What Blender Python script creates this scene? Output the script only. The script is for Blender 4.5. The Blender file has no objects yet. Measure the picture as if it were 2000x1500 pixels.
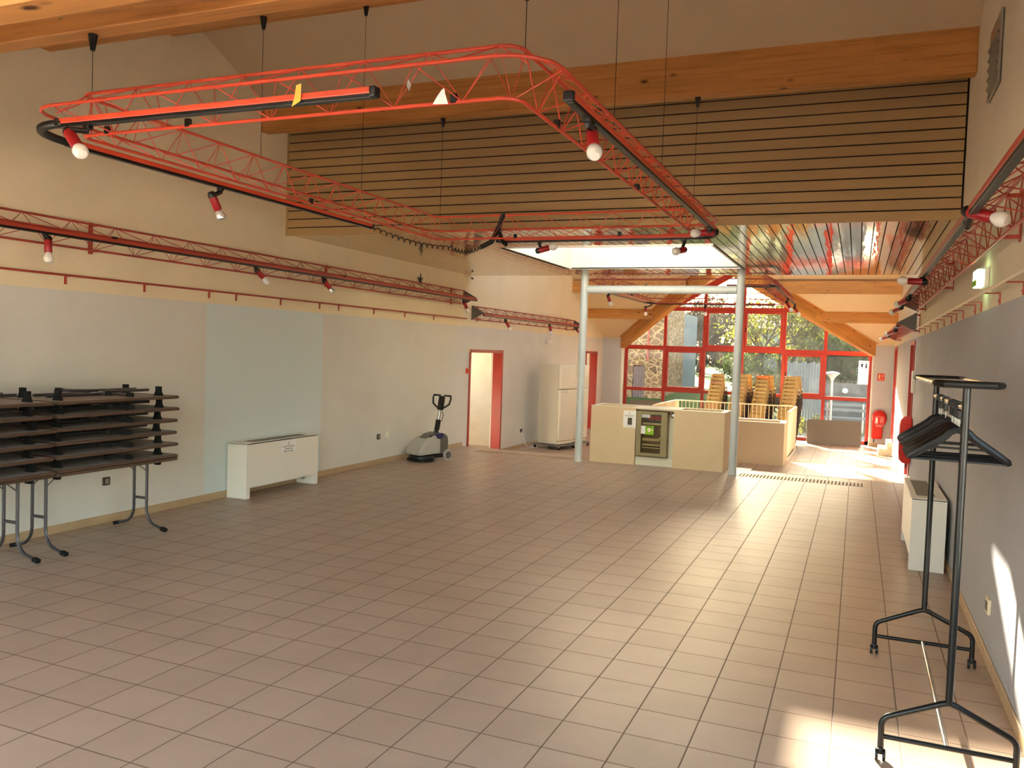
import bpy, bmesh, math, random
from mathutils import Vector, Matrix
random.seed(7)
SC = bpy.context.scene
COL = SC.collection
PI = math.pi

# ---------------------------------------------------------------- camera
def set_camera():
    cd = bpy.data.cameras.new('camera'); co = bpy.data.objects.new('camera', cd); COL.objects.link(co)
    yaw, pitch, roll, fpx = 0.391010033, 0.0415515952, -0.0343243732, 1632.676
    cy, sy = math.cos(yaw), math.sin(yaw)
    F = Vector((-sy*math.cos(pitch), cy*math.cos(pitch), -math.sin(pitch)))
    r = Vector((cy, sy, 0)); d = F.cross(r)
    rr = r*math.cos(roll) + d*math.sin(roll)
    dd = d*math.cos(roll) - r*math.sin(roll)
    m = Matrix.Identity(4)
    for i in range(3):
        m[i][0] = rr[i]; m[i][1] = -dd[i]; m[i][2] = -F[i]
    m[0][3], m[1][3], m[2][3] = 0.0, 0.0, 1.9609
    co.matrix_world = m
    cd.sensor_width = 36.0; cd.sensor_fit = 'HORIZONTAL'
    cd.lens = fpx*36.0/2000.0
    cd.clip_start = 0.05; cd.clip_end = 400
    SC.camera = co
set_camera()

# ---------------------------------------------------------------- sky, sun, exposure
SUN_DIR = Vector((0.5, -1.0, -0.49)).normalized()
W = bpy.data.worlds.new('world'); SC.world = W; W.use_nodes = True
wn = W.node_tree.nodes; wl = W.node_tree.links; wn.clear()
wo = wn.new('ShaderNodeOutputWorld'); wb = wn.new('ShaderNodeBackground'); ws = wn.new('ShaderNodeTexSky')
ws.sky_type = 'NISHITA'; ws.sun_disc = False
ws.sun_elevation = math.radians(23.7); ws.sun_rotation = math.radians(-26.6)
ws.air_density = 1.2; ws.dust_density = 3.0; ws.ozone_density = 1.0
wb.inputs['Strength'].default_value = 0.66
wt = wn.new('ShaderNodeMix'); wt.data_type = 'RGBA'; wt.blend_type = 'MULTIPLY'; wt.inputs[0].default_value = 1.0
wt.inputs[7].default_value = (1.0, .93, .84, 1)
wl.new(ws.outputs[0], wt.inputs[6]); wl.new(wt.outputs[2], wb.inputs[0]); wl.new(wb.outputs[0], wo.inputs[0])

sd = bpy.data.lights.new('sun', 'SUN'); so = bpy.data.objects.new('sun', sd); COL.objects.link(so)
so.rotation_mode = 'QUATERNION'; so.rotation_quaternion = SUN_DIR.to_track_quat('-Z', 'Y')
so.location = (-20, 50, 30)
sd.energy = 24.0; sd.color = (1.0, 0.92, 0.80); sd.angle = math.radians(0.9)

SC.view_settings.view_transform = 'Standard'; SC.view_settings.look = 'None'
SC.view_settings.gamma = 1.0; SC.view_settings.use_curve_mapping = False
SC.view_settings.exposure = 3.08
SC.cycles.use_denoising = True
SC.cycles.max_bounces = 14; SC.cycles.diffuse_bounces = 8; SC.cycles.glossy_bounces = 6
SC.cycles.transparent_max_bounces = 24; SC.cycles.transmission_bounces = 6
SC.cycles.sample_clamp_indirect = 6.0
SC.cycles.blur_glossy = 0.6

hip_z = lambda y: 2.45 + .44*(y+.3)
def portal(name, loc, sx, sy, direction):
    ld = bpy.data.lights.new(name, 'AREA'); lo = bpy.data.objects.new(name, ld); COL.objects.link(lo)
    ld.shape = 'RECTANGLE'; ld.size = sx; ld.size_y = sy; lo.location = loc
    lo.rotation_mode = 'QUATERNION'; lo.rotation_quaternion = Vector(direction).to_track_quat('-Z', 'Y')
    ld.cycles.is_portal = True
portal('portal_far', (-3.1, 25.3, 2.1), 7.0, 5.2, (0, -1, 0))
portal('portal_near', (-3.1, -0.9, 2.2), 7.0, 5.2, (0, 1, 0))
portal('portal_roof', (-3.25, 12.42, 4.5), 2.9, 2.9, (0, 0, -1))
portal('portal_left', (-7.5, 1.35, 1.58), 2.0, 1.5, (1, 0, 0))
portal('portal_slope_left', (-5.4, 16.15, 5.65), 2.4, 1.75, (0, .4224, -.9064))
portal('portal_slope_right', (-.8, 16.15, 5.65), 2.4, 1.75, (0, .4224, -.9064))
portal('portal_right', (1.2, 2.35, 1.58), 4.0, 1.5, (-1, 0, 0))

# ---------------------------------------------------------------- materials
def s2l(c):
    return tuple((x/12.92 if x <= .04045 else ((x+.055)/1.055)**2.4) for x in (v/255.0 for v in c))
def _base(name, rgb, rough=.5, metal=0., spec=.5):
    m = bpy.data.materials.new(name); m.use_nodes = True
    nt = m.node_tree; b = nt.nodes['Principled BSDF']
    b.inputs['Base Color'].default_value = (*s2l(rgb), 1)
    b.inputs['Roughness'].default_value = rough; b.inputs['Metallic'].default_value = metal
    b.inputs['Specular IOR Level'].default_value = spec
    return m, nt, b
def N(nt, t, **kw):
    n = nt.nodes.new(t)
    for k, v in kw.items(): setattr(n, k, v)
    return n
def coords(nt, scale=(1, 1, 1), kind='Object', loc=(0, 0, 0), rot=(0, 0, 0)):
    tc = N(nt, 'ShaderNodeTexCoord'); mp = N(nt, 'ShaderNodeMapping')
    mp.inputs['Scale'].default_value = scale; mp.inputs['Location'].default_value = loc; mp.inputs['Rotation'].default_value = rot
    nt.links.new(tc.outputs[kind], mp.inputs['Vector']); return mp.outputs[0]
def ramp(nt, fac, stops):
    r = N(nt, 'ShaderNodeValToRGB'); e = r.color_ramp.elements
    while len(e) < len(stops): e.new(.5)
    for el, (p, c) in zip(e, stops):
        el.position = p; el.color = (*c, 1)
    nt.links.new(fac, r.inputs[0]); return r.outputs[0]
def bump(nt, b, h, strength=.2, dist=.01):
    bp = N(nt, 'ShaderNodeBump'); bp.inputs['Strength'].default_value = strength; bp.inputs['Distance'].default_value = dist
    nt.links.new(h, bp.inputs['Height']); nt.links.new(bp.outputs[0], b.inputs['Normal'])
def noise(nt, vec, scale, detail=4, rough=.55):
    n = N(nt, 'ShaderNodeTexNoise'); n.inputs['Scale'].default_value = scale; n.inputs['Detail'].default_value = detail
    n.inputs['Roughness'].default_value = rough
    nt.links.new(vec, n.inputs['Vector']); return n.outputs['Fac']
def mixc(nt, fac, a, b_, mode='MIX'):
    m = N(nt, 'ShaderNodeMix'); m.data_type = 'RGBA'; m.blend_type = mode
    ins = [i for i in m.inputs if i.type == 'RGBA']; out = [o for o in m.outputs if o.type == 'RGBA'][0]
    if isinstance(fac, float): m.inputs[0].default_value = fac
    else: nt.links.new(fac, m.inputs[0])
    for sock, v in zip(ins, (a, b_)):
        if isinstance(v, tuple): sock.default_value = (*v, 1)
        else: nt.links.new(v, sock)
    return out
def simple(name, rgb, rough=.5, metal=0., spec=.5, var=.06, vs=6., bs=0., bscale=60., bd=.002):
    """plain surface with a little tonal variation and, optionally, a fine bump"""
    m, nt, b = _base(name, rgb, rough, metal, spec)
    v = coords(nt)
    f = noise(nt, v, vs)
    c = s2l(rgb)
    col = ramp(nt, f, [(.3, tuple(x*(1-var) for x in c)), (.7, tuple(min(1, x*(1+var)) for x in c))])
    nt.links.new(col, b.inputs['Base Color'])
    if bs: bump(nt, b, noise(nt, v, bscale, 3), bs, bd)
    return m
def math_(nt, op, a, b_=None):
    n = N(nt, 'ShaderNodeMath', operation=op)
    for i, v in enumerate((a, b_)):
        if v is None: continue
        if isinstance(v, (int, float)): n.inputs[i].default_value = v
        else: nt.links.new(v, n.inputs[i])
    return n.outputs[0]
def wall_mat(name, grey, upper, zline, strip=None):
    """rough plaster: grey paint below a line, beige above, optional light strip between two depths"""
    m, nt, b = _base(name, upper, .85, 0, .25)
    v = coords(nt); sx = N(nt, 'ShaderNodeSeparateXYZ'); nt.links.new(v, sx.inputs[0])
    wob = math_(nt, 'MULTIPLY', math_(nt, 'SUBTRACT', noise(nt, v, 25, 2), .5), .012)
    z = math_(nt, 'ADD', sx.outputs[2], wob)
    low = math_(nt, 'LESS_THAN', z, zline)
    big = noise(nt, v, 1.1, 3)
    g = s2l(grey); u = s2l(upper)
    gcol = ramp(nt, big, [(.3, tuple(x*.95 for x in g)), (.7, tuple(x*1.04 for x in g))])
    if strip:
        inn = math_(nt, 'MULTIPLY', math_(nt, 'GREATER_THAN', sx.outputs[1], strip[0]), math_(nt, 'LESS_THAN', sx.outputs[1], strip[1]))
        gcol = mixc(nt, inn, gcol, s2l(strip[2]))
    ucol = ramp(nt, big, [(.3, tuple(x*.95 for x in u)), (.7, tuple(x*1.04 for x in u))])
    nt.links.new(mixc(nt, low, ucol, gcol), b.inputs['Base Color'])
    bump(nt, b, noise(nt, v, 55, 4, .6), .55, .006)
    return m
def wood_mat(name, a, b_, dark, axis=0):
    """glued laminated spruce: long grain along one axis, lamella joints and knots"""
    m, nt, b = _base(name, a, .5, 0, .35)
    sc = [26., 26., 26.]; sc[axis] = 1.2
    v = coords(nt, tuple(sc))
    g = noise(nt, v, 1.0, 5, .6)
    col = ramp(nt, g, [(.28, s2l(b_)), (.5, s2l(a)), (.72, tuple(min(1, x*1.12) for x in s2l(a)))])
    ks = [5., 5., 5.]; ks[axis] = 2.2
    vo = N(nt, 'ShaderNodeTexVoronoi'); vo.inputs['Scale'].default_value = 1.0
    nt.links.new(coords(nt, tuple(ks)), vo.inputs['Vector'])
    kn = ramp(nt, vo.outputs['Distance'], [(.05, (1, 1, 1)), (.13, (0, 0, 0))])
    col = mixc(nt, kn, col, s2l(dark))
    ls = [0., 0., 0.]; ls[2] = 11.
    pv = coords(nt, (0.8 if axis == 0 else 11, 11 if axis == 0 else .8, 11))
    lam = N(nt, 'ShaderNodeTexWhiteNoise'); lam.noise_dimensions = '3D'
    fl = N(nt, 'ShaderNodeVectorMath', operation='FLOOR'); nt.links.new(pv, fl.inputs[0]); nt.links.new(fl.outputs[0], lam.inputs['Vector'])
    sh = ramp(nt, lam.outputs['Value'], [(0, (.86, .86, .86)), (1, (1.06, 1.06, 1.06))])
    col = mixc(nt, 1.0, col, sh, 'MULTIPLY')
    nt.links.new(col, b.inputs['Base Color'])
    return m
def tile_mat(name, x0, y0, c1, c2, mortar, rough):
    m, nt, b = _base(name, c1, rough, 0, .38)
    v = coords(nt, (1, 1, 1), 'Object', (-x0, -y0, 0))
    br = N(nt, 'ShaderNodeTexBrick'); br.offset = 0.0; br.squash = 1.0
    br.inputs['Scale'].default_value = 1.0; br.inputs['Brick Width'].default_value = .33; br.inputs['Row Height'].default_value = .3311
    br.inputs['Mortar Size'].default_value = .0042; br.inputs['Mortar Smooth'].default_value = .25; br.inputs['Bias'].default_value = 0
    br.inputs['Color1'].default_value = (*s2l(c1), 1); br.inputs['Color2'].default_value = (*s2l(c2), 1); br.inputs['Mortar'].default_value = (*s2l(mortar), 1)
    nt.links.new(v, br.inputs['Vector'])
    v2 = coords(nt)
    cl = ramp(nt, noise(nt, v2, 2.3, 5), [(.3, (.93, .93, .93)), (.7, (1.05, 1.05, 1.05))])
    nt.links.new(mixc(nt, 1.0, br.outputs['Color'], cl, 'MULTIPLY'), b.inputs['Base Color'])
    st = noise(nt, coords(nt, (3, 14, 1)), 1.0, 5, .65)
    rr = N(nt, 'ShaderNodeMapRange'); rr.inputs[3].default_value = rough-.07; rr.inputs[4].default_value = rough+.1
    nt.links.new(st, rr.inputs[0])
    ad = math_(nt, 'ADD', rr.outputs[0], math_(nt, 'MULTIPLY', br.outputs['Fac'], .4))
    nt.links.new(ad, b.inputs['Roughness'])
    inv = math_(nt, 'ADD', math_(nt, 'MULTIPLY', br.outputs['Fac'], -1.0), math_(nt, 'MULTIPLY', noise(nt, v2, 5, 2), .25))
    bump(nt, b, inv, .35, .003)
    return m
def glass_mat(name, tint, dust, refl=1.0):
    m = bpy.data.materials.new(name); m.use_nodes = True; nt = m.node_tree; nt.nodes.clear()
    o = N(nt, 'ShaderNodeOutputMaterial'); t = N(nt, 'ShaderNodeBsdfTransparent'); g = N(nt, 'ShaderNodeBsdfGlossy')
    t.inputs[0].default_value = (*tint, 1); g.inputs['Roughness'].default_value = .03
    g.inputs[0].default_value = (refl, refl, refl, 1)
    fr = N(nt, 'ShaderNodeLayerWeight'); fr.inputs[0].default_value = .5
    fs = math_(nt, 'ADD', math_(nt, 'MULTIPLY', math_(nt, 'POWER', fr.outputs['Facing'], 5.0), .9), .02)
    mx = N(nt, 'ShaderNodeMixShader'); nt.links.new(fs, mx.inputs[0]); nt.links.new(t.outputs[0], mx.inputs[1]); nt.links.new(g.outputs[0], mx.inputs[2])
    last = mx.outputs[0]
    if dust:
        tr = N(nt, 'ShaderNodeBsdfTranslucent'); tr.inputs[0].default_value = (.95, .92, .85, 1)
        m2 = N(nt, 'ShaderNodeMixShader')
        f = noise(nt, coords(nt, (1, 1, 1)), 3.0, 6, .7)
        mr = N(nt, 'ShaderNodeMapRange'); mr.inputs[1].default_value = .3; mr.inputs[2].default_value = .75; mr.inputs[3].default_value = dust*.35; mr.inputs[4].default_value = dust*1.6
        nt.links.new(f, mr.inputs[0]); nt.links.new(mr.outputs[0], m2.inputs[0]); nt.links.new(last, m2.inputs[1]); nt.links.new(tr.outputs[0], m2.inputs[2]); last = m2.outputs[0]
    nt.links.new(last, o.inputs[0]); return m
def leaf_mat(name, rgb, rgb2):
    m = bpy.data.materials.new(name); m.use_nodes = True; nt = m.node_tree; nt.nodes.clear()
    o = N(nt, 'ShaderNodeOutputMaterial'); d = N(nt, 'ShaderNodeBsdfDiffuse'); t = N(nt, 'ShaderNodeBsdfTranslucent')
    c = ramp(nt, noise(nt, coords(nt), 1.7, 4), [(.35, s2l(rgb)), (.65, s2l(rgb2))])
    nt.links.new(c, d.inputs[0]); nt.links.new(c, t.inputs[0])
    mx = N(nt, 'ShaderNodeMixShader'); mx.inputs[0].default_value = .45
    nt.links.new(d.outputs[0], mx.inputs[1]); nt.links.new(t.outputs[0], mx.inputs[2]); nt.links.new(mx.outputs[0], o.inputs[0]); return m
def emit_mat(name, rgb, strength):
    m = bpy.data.materials.new(name); m.use_nodes = True; nt = m.node_tree; nt.nodes.clear()
    o = N(nt, 'ShaderNodeOutputMaterial'); e = N(nt, 'ShaderNodeEmission'); e.inputs[0].default_value = (*s2l(rgb), 1); e.inputs[1].default_value = strength
    nt.links.new(e.outputs[0], o.inputs[0]); return m
def slat_mat(name, rgb, rough, sc, metal=.9):
    """lacquered aluminium board, slightly wavy so that it mirrors the room unevenly"""
    m, nt, b = _base(name, rgb, rough, metal, .5)
    v = coords(nt, sc)
    bump(nt, b, noise(nt, v, 1.0, 2), .16, .02)
    return m
def stone_mat(name):
    m, nt, b = _base(name, (180, 150, 110), .9, 0, .2)
    v = coords(nt, (1, 1, 1.25)); w = N(nt, 'ShaderNodeTexNoise'); w.inputs['Scale'].default_value = 2.0
    nt.links.new(v, w.inputs['Vector'])
    mv = N(nt, 'ShaderNodeVectorMath', operation='ADD'); sc = N(nt, 'ShaderNodeVectorMath', operation='SCALE'); sc.inputs['Scale'].default_value = .35
    nt.links.new(w.outputs['Color'], sc.inputs[0]); nt.links.new(v, mv.inputs[0]); nt.links.new(sc.outputs[0], mv.inputs[1])
    e = N(nt, 'ShaderNodeTexVoronoi'); e.feature = 'DISTANCE_TO_EDGE'; e.inputs['Scale'].default_value = 3.9
    f = N(nt, 'ShaderNodeTexVoronoi'); f.inputs['Scale'].default_value = 3.9
    nt.links.new(mv.outputs[0], e.inputs['Vector']); nt.links.new(mv.outputs[0], f.inputs['Vector'])
    sep = N(nt, 'ShaderNodeSeparateXYZ'); nt.links.new(f.outputs['Color'], sep.inputs[0])
    st = ramp(nt, sep.outputs[0], [(0, s2l((96, 72, 50))), (.5, s2l((130, 100, 68))), (1, s2l((112, 86, 66)))])
    mo = ramp(nt, e.outputs['Distance'], [(.03, (1, 1, 1)), (.10, (0, 0, 0))])
    nt.links.new(mixc(nt, mo, st, s2l((176, 146, 106))), b.inputs['Base Color'])
    bump(nt, b, e.outputs['Distance'], .5, .05); return m
def grass_mat(name):
    m, nt, b = _base(name, (90, 110, 40), .9, 0, .1)
    f = noise(nt, coords(nt), 1.3, 6, .7)
    nt.links.new(ramp(nt, f, [(.3, s2l((38, 52, 18))), (.55, s2l((66, 80, 30))), (.75, s2l((88, 88, 46)))]), b.inputs['Base Color'])
    bump(nt, b, noise(nt, coords(nt), 30, 3), .5, .05); return m

M = dict(
    wall_l=wall_mat('plaster_left_lit', (219, 215, 207), (236, 220, 186), 2.388, (7.84, 10.19, (214, 224, 224))),  # paint lightened to carry the brighter light along this wall
    wall_r=wall_mat('plaster_right_shaded', (176, 175, 178), (220, 206, 178), 2.38),  # grey darkened, this wall's shade is put into the paint
    wall_far=wall_mat('plaster_far', (196, 197, 198), (224, 206, 172), 2.41),
    wall_plain=simple('plaster_plain', (205, 198, 180), .9, 0, .2, bs=.3),
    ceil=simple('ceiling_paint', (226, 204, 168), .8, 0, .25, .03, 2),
    ceil_near=simple('ceiling_paint_shaded', (200, 174, 140), .8, 0, .25, .03, 2),  # ceiling paint darkened, the dimmer hall light put into its colour
    white_paint=simple('white_paint', (224, 220, 202), .7, 0, .3, .02),
    wood=wood_mat('spruce_glulam', (190, 128, 66), (158, 98, 44), (84, 44, 18)),
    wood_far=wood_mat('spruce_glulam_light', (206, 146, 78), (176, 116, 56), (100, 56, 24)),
    tile=tile_mat('floor_tile', .2934, .1899, (176, 152, 132), (169, 145, 125), (112, 90, 72), .36),
    tile_low=tile_mat('floor_tile_low', .10, .05, (178, 152, 130), (168, 142, 120), (112, 88, 70), .3),
    skirt=simple('skirting_tile', (186, 158, 122), .45, 0, .4, .08, 3),
    slat_c=slat_mat('ceiling_slat', (226, 204, 164), .07, (9, .9, 1)),
    slat_f=slat_mat('front_slat', (198, 166, 118), .24, (.9, 1, 9), .55),
    void=simple('dark_gap', (30, 18, 14), .9),
    red=simple('red_lacquer', (168, 42, 28), .4, 0, .5, .04),
    truss=simple('orange_red_paint', (206, 72, 44), .38, 0, .5, .05),
    truss_d=simple('dull_red_paint', (172, 64, 46), .42, 0, .5, .05),
    spot_red=simple('spot_red', (158, 26, 30), .35, 0, .5, .04),
    black=simple('black_plastic', (16, 15, 15), .45, 0, .5, .1),
    blackm=simple('black_metal', (14, 13, 12), .35, .0, .5, .1),
    rubber=simple('black_rubber', (20, 19, 18), .8, 0, .3),
    chrome=simple('chrome', (200, 198, 192), .16, 1., .5, .02),
    alu=simple('aluminium', (190, 190, 188), .3, .9, .5, .03),
    bulb=simple('frosted_bulb', (236, 232, 222), .25, 0, .6, .01),
    bulb_s=simple('silvered_bulb', (214, 212, 206), .15, .5, .6, .01),
    column=simple('column_paint', (200, 206, 208), .35, 0, .5, .03),
    plaster_box=simple('plaster_counter', (220, 196, 160), .85, 0, .2, .04, 2, .2),
    counter_top=simple('counter_top', (226, 214, 192), .5, 0, .4, .03),
    cabinet=simple('cabinet_olive', (150, 136, 98), .5, 0, .4, .03),
    cab_in=simple('cabinet_inside', (112, 90, 48), .6, 0, .3, .05),
    white=simple('white_enamel', (236, 230, 220), .3, 0, .5, .01),
    fridge=simple('fridge_enamel', (236, 228, 208), .22, 0, .5, .01),
    fridge_side=simple('fridge_side', (212, 204, 186), .45, 0, .4, .01),
    paper=simple('paper', (242, 240, 236), .9, 0, .1, .01),
    thin_paper=leaf_mat('thin_paper', (250, 248, 244), (246, 244, 240)),
    ink=simple('ink', (40, 36, 40), .9, 0, .1),
    ink_grey=simple('ink_grey', (120, 112, 112), .9, 0, .1),
    green=simple('sticker_green', (140, 190, 50), .7, 0, .2, .02),
    signred=simple('sign_red', (222, 76, 52), .5, 0, .3, .02),
    coverred=simple('cover_red', (206, 40, 28), .6, 0, .4, .06, 9),
    table_top=simple('table_underside', (170, 160, 152), .6, 0, .3, .05, 3),
    table_edge=simple('table_edge', (88, 66, 52), .5, 0, .4, .06),
    leg_grey=simple('leg_grey_metal', (92, 90, 94), .3, .75, .5, .05),
    chair=simple('chair_shell_beige', (186, 156, 98), .42, 0, .5, .04),
    chair_p=simple('chair_shell_pinkish', (192, 150, 112), .42, 0, .5, .04),
    chair_o=simple('chair_shell_orange', (214, 124, 58), .42, 0, .5, .04),
    chair_leg=simple('chair_leg_metal', (70, 56, 50), .35, .6, .5),
    rail=simple('railing_paint', (236, 218, 186), .45, 0, .4, .02),
    grey_top=simple('grey_laminate', (128, 122, 112), .55, 0, .3, .02),
    socket=simple('dark_socket', (74, 62, 50), .5),
    body_grey=simple('machine_grey', (178, 174, 166), .35, 0, .5, .02),
    body_dark=simple('machine_dark_grey', (96, 92, 86), .4, 0, .5, .03),
    blue=simple('machine_blue', (40, 38, 92), .3, 0, .5, .02),
    tape=simple('grey_tape', (96, 84, 76), .6),
    yellow=simple('yellow_paper', (236, 178, 70), .8),
    exitg=emit_mat('exit_panel', (190, 240, 180), 1.3),
    glass=glass_mat('window_glass', (.52, .53, .51), .0022, .55),
    glass_roof=glass_mat('rooflight_acrylic', (.50, .50, .48), 0),
    glass_clear=glass_mat('clear_glass', (.68, .69, .68), 0),
    glass_cab=glass_mat('cabinet_glass', (.85, .82, .7), .02),
    stone=stone_mat('rubble_stone'),
    shutter=simple('shutter_wood', (116, 96, 92), .8, 0, .2, .08, 8),
    render_grey=simple('render_grey', (116, 120, 122), .9, 0, .2, .06, 2),
    grass=grass_mat('grass'),
    bark=simple('bark', (66, 56, 47), .95, 0, .1, .2, 12, .4, 20, .02),
    twig=simple('twig', (78, 68, 56), .95, 0, .1, .2, 6),
    leaf_y=leaf_mat('leaf_yellow', (112, 108, 36), (80, 86, 32)),
    leaf_g=leaf_mat('leaf_green', (44, 60, 24), (70, 82, 34)),
    leaf_b=leaf_mat('leaf_brown', (62, 54, 42), (70, 64, 46)),
    pave=simple('paving', (196, 186, 172), .9, 0, .2, .06, 2),
    asphalt=simple('asphalt', (66, 66, 66), .95, 0, .2, .1, 6),
    fence=simple('fence_boards', (118, 120, 118), .8, 0, .2, .1, 5),
    dark_wall=simple('dark_wall', (84, 82, 80), .9, 0, .2, .1, 2),
    pale=simple('pale_panel', (160, 168, 164), .6, 0, .3, .05),
    roof=simple('roof_sheet', (120, 84, 66), .85, 0, .2, .1, 3),
)

# ---------------------------------------------------------------- mesh helpers
class MB:
    def __init__(s, origin=(0, 0, 0)):
        s.bm = bmesh.new(); s.o = Vector(origin)
    def box(s, x0, x1, y0, y1, z0, z1, bev=0., seg=2):
        m = Matrix.Translation(((x0+x1)/2, (y0+y1)/2, (z0+z1)/2)) @ Matrix.Diagonal((abs(x1-x0), abs(y1-y0), abs(z1-z0), 1))
        return s.cube(m, bev, seg)
    def cube(s, m, bev=0., seg=2):
        r = bmesh.ops.create_cube(s.bm, size=1.0, matrix=m)
        if bev:
            es = list({e for v in r['verts'] for e in v.link_edges})
            bmesh.ops.bevel(s.bm, geom=es, offset=bev, segments=seg, affect='EDGES', profile=.6)
        return s
    def obox(s, c, ax, ay, az, sx, sy, sz, bev=0., seg=2):
        m = Matrix.Identity(4)
        for i, (a, l) in enumerate(((ax, sx), (ay, sy), (az, sz))):
            a = Vector(a).normalized()
            for k in range(3): m[k][i] = a[k]*l
        for k in range(3): m[k][3] = c[k]
        return s.cube(m, bev, seg)
    def beam(s, p0, p1, w, h, up=(0, 0, 1), bev=0.):
        p0, p1 = Vector(p0), Vector(p1); d = (p1-p0); L = d.length; d.normalize()
        side = d.cross(Vector(up)).normalized(); u = side.cross(d)
        return s.obox((p0+p1)/2, d, side, u, L, w, h, bev)
    def tube(s, pts, r, seg=8, closed=False, cap=True):
        P = [Vector(p) for p in pts]; n = len(P)
        rr = r if isinstance(r, (list, tuple)) else [r]*n
        T = []
        for i in range(n):
            if closed: a, b = P[i-1], P[(i+1) % n]
            else: a, b = P[max(i-1, 0)], P[min(i+1, n-1)]
            t = (b-a); T.append(t.normalized() if t.length > 1e-9 else Vector((0, 0, 1)))
        ref = Vector((0, 0, 1)) if abs(T[0].z) < .9 else Vector((1, 0, 0))
        u = (ref - T[0]*ref.dot(T[0])).normalized()
        rings = []
        for i in range(n):
            u = u - T[i]*u.dot(T[i])
            if u.length < 1e-6: u = T[i].orthogonal()
            u.normalize(); w = T[i].cross(u)
            k = 1.0
            if 0 < i < n-1 or closed:
                a = (P[i]-P[i-1]); b = (P[(i+1) % n]-P[i])
                if a.length > 1e-9 and b.length > 1e-9:
                    ang = a.angle(b)
                    k = min(1.25, 1/max(.5, math.cos(ang/2)))
            rings.append([s.bm.verts.new(P[i] + (u*math.cos(2*PI*j/seg) + w*math.sin(2*PI*j/seg))*rr[i]*(k if k < 1.2 else 1.0)) for j in range(seg)])
        m = n if closed else n-1
        for i in range(m):
            A, B = rings[i], rings[(i+1) % n]
            off = 0
            if closed and i == n-1:
                off = min(range(seg), key=lambda o: (A[0].co-B[o].co).length)
            for j in range(seg):
                s.bm.faces.new((A[j], A[(j+1) % seg], B[(j+1+off) % seg], B[(j+off) % seg]))
        if cap and not closed:
            s.bm.faces.new(list(reversed(rings[0]))); s.bm.faces.new(rings[-1])
        return s
    def cyl(s, p0, p1, r0, r1=None, seg=16):
        return s.tube([p0, p1], [r0, r0 if r1 is None else r1], seg)
    def lathe(s, prof, c=(0, 0, 0), axis=(0, 0, 1), seg=20):
        a = Vector(axis).normalized(); u = a.orthogonal().normalized(); w = a.cross(u); c = Vector(c)
        rings = []
        for r, h in prof:
            if r < 1e-6: rings.append([s.bm.verts.new(c+a*h)])
            else: rings.append([s.bm.verts.new(c+a*h+(u*math.cos(2*PI*j/seg)+w*math.sin(2*PI*j/seg))*r) for j in range(seg)])
        for A, B in zip(rings[:-1], rings[1:]):
            for j in range(seg):
                k = (j+1) % seg
                if len(A) == 1 and len(B) == 1: continue
                if len(A) == 1: s.bm.faces.new((A[0], B[j], B[k]))
                elif len(B) == 1: s.bm.faces.new((A[j], B[0], A[k]))
                else: s.bm.faces.new((A[j], B[j], B[k], A[k]))
        for R, rev in ((rings[0], False), (rings[-1], True)):
            if len(R) > 1: s.bm.faces.new(list(reversed(R)) if rev else R)
        return s
    def sphere(s, c, r, seg=16, sq=(1, 1, 1)):
        m = Matrix.Translation(c) @ Matrix.Diagonal((r*sq[0], r*sq[1], r*sq[2], 1))
        bmesh.ops.create_uvsphere(s.bm, u_segments=seg, v_segments=max(6, seg//2), radius=1.0, matrix=m); return s
    def prism(s, pts, vec, bev=0.):
        vec = Vector(vec); a = [s.bm.verts.new(Vector(p)) for p in pts]; b = [s.bm.verts.new(Vector(p)+vec) for p in pts]
        n = len(a); s.bm.faces.new(a); s.bm.faces.new(list(reversed(b)))
        for i in range(n):
            s.bm.faces.new((a[i], b[i], b[(i+1) % n], a[(i+1) % n]))
        if bev:
            es = list({e for v in a+b for e in v.link_edges})
            bmesh.ops.bevel(s.bm, geom=es, offset=bev, segments=2, affect='EDGES', profile=.6)
        return s
    def loft(s, rings, cap=True):
        R = [[s.bm.verts.new(Vector(p)) for p in r] for r in rings]; n = len(R[0])
        for A, B in zip(R[:-1], R[1:]):
            for j in range(n):
                s.bm.faces.new((A[j], A[(j+1) % n], B[(j+1) % n], B[j]))
        if cap:
            s.bm.faces.new(list(reversed(R[0]))); s.bm.faces.new(R[-1])
        return s
    def sheet(s, grid):
        R = [[s.bm.verts.new(Vector(p)) for p in r] for r in grid]
        for A, B in zip(R[:-1], R[1:]):
            for j in range(len(A)-1):
                s.bm.faces.new((A[j], A[j+1], B[j+1], B[j]))
        return s
    def move(s, v):
        bmesh.ops.translate(s.bm, verts=s.bm.verts, vec=Vector(v)); return s
    def xf(s, m):
        bmesh.ops.transform(s.bm, verts=s.bm.verts, matrix=m); return s
    def build(s, name, m, parent=None, label=None, smooth=False, sol=0., sub=0, kind=None):
        if s.o.length: bmesh.ops.translate(s.bm, verts=s.bm.verts, vec=-s.o)
        bmesh.ops.recalc_face_normals(s.bm, faces=s.bm.faces)
        me = bpy.data.meshes.new(name); s.bm.to_mesh(me); s.bm.free()
        if isinstance(m, str): m = M[m]
        me.materials.append(m)
        if smooth:
            me.polygons.foreach_set('use_smooth', [True]*len(me.polygons))
            try: me.set_sharp_from_angle(angle=math.radians(40))
            except Exception: pass
        o = bpy.data.objects.new(name, me); COL.objects.link(o)
        if parent: o.parent = parent
        if label: o['label'] = label
        if kind: o['kind'] = kind
        if sol:
            md = o.modifiers.new('solid', 'SOLIDIFY'); md.thickness = sol; md.offset = 0
        if sub:
            md = o.modifiers.new('sub', 'SUBSURF'); md.levels = sub; md.render_levels = sub
        return o
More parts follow.
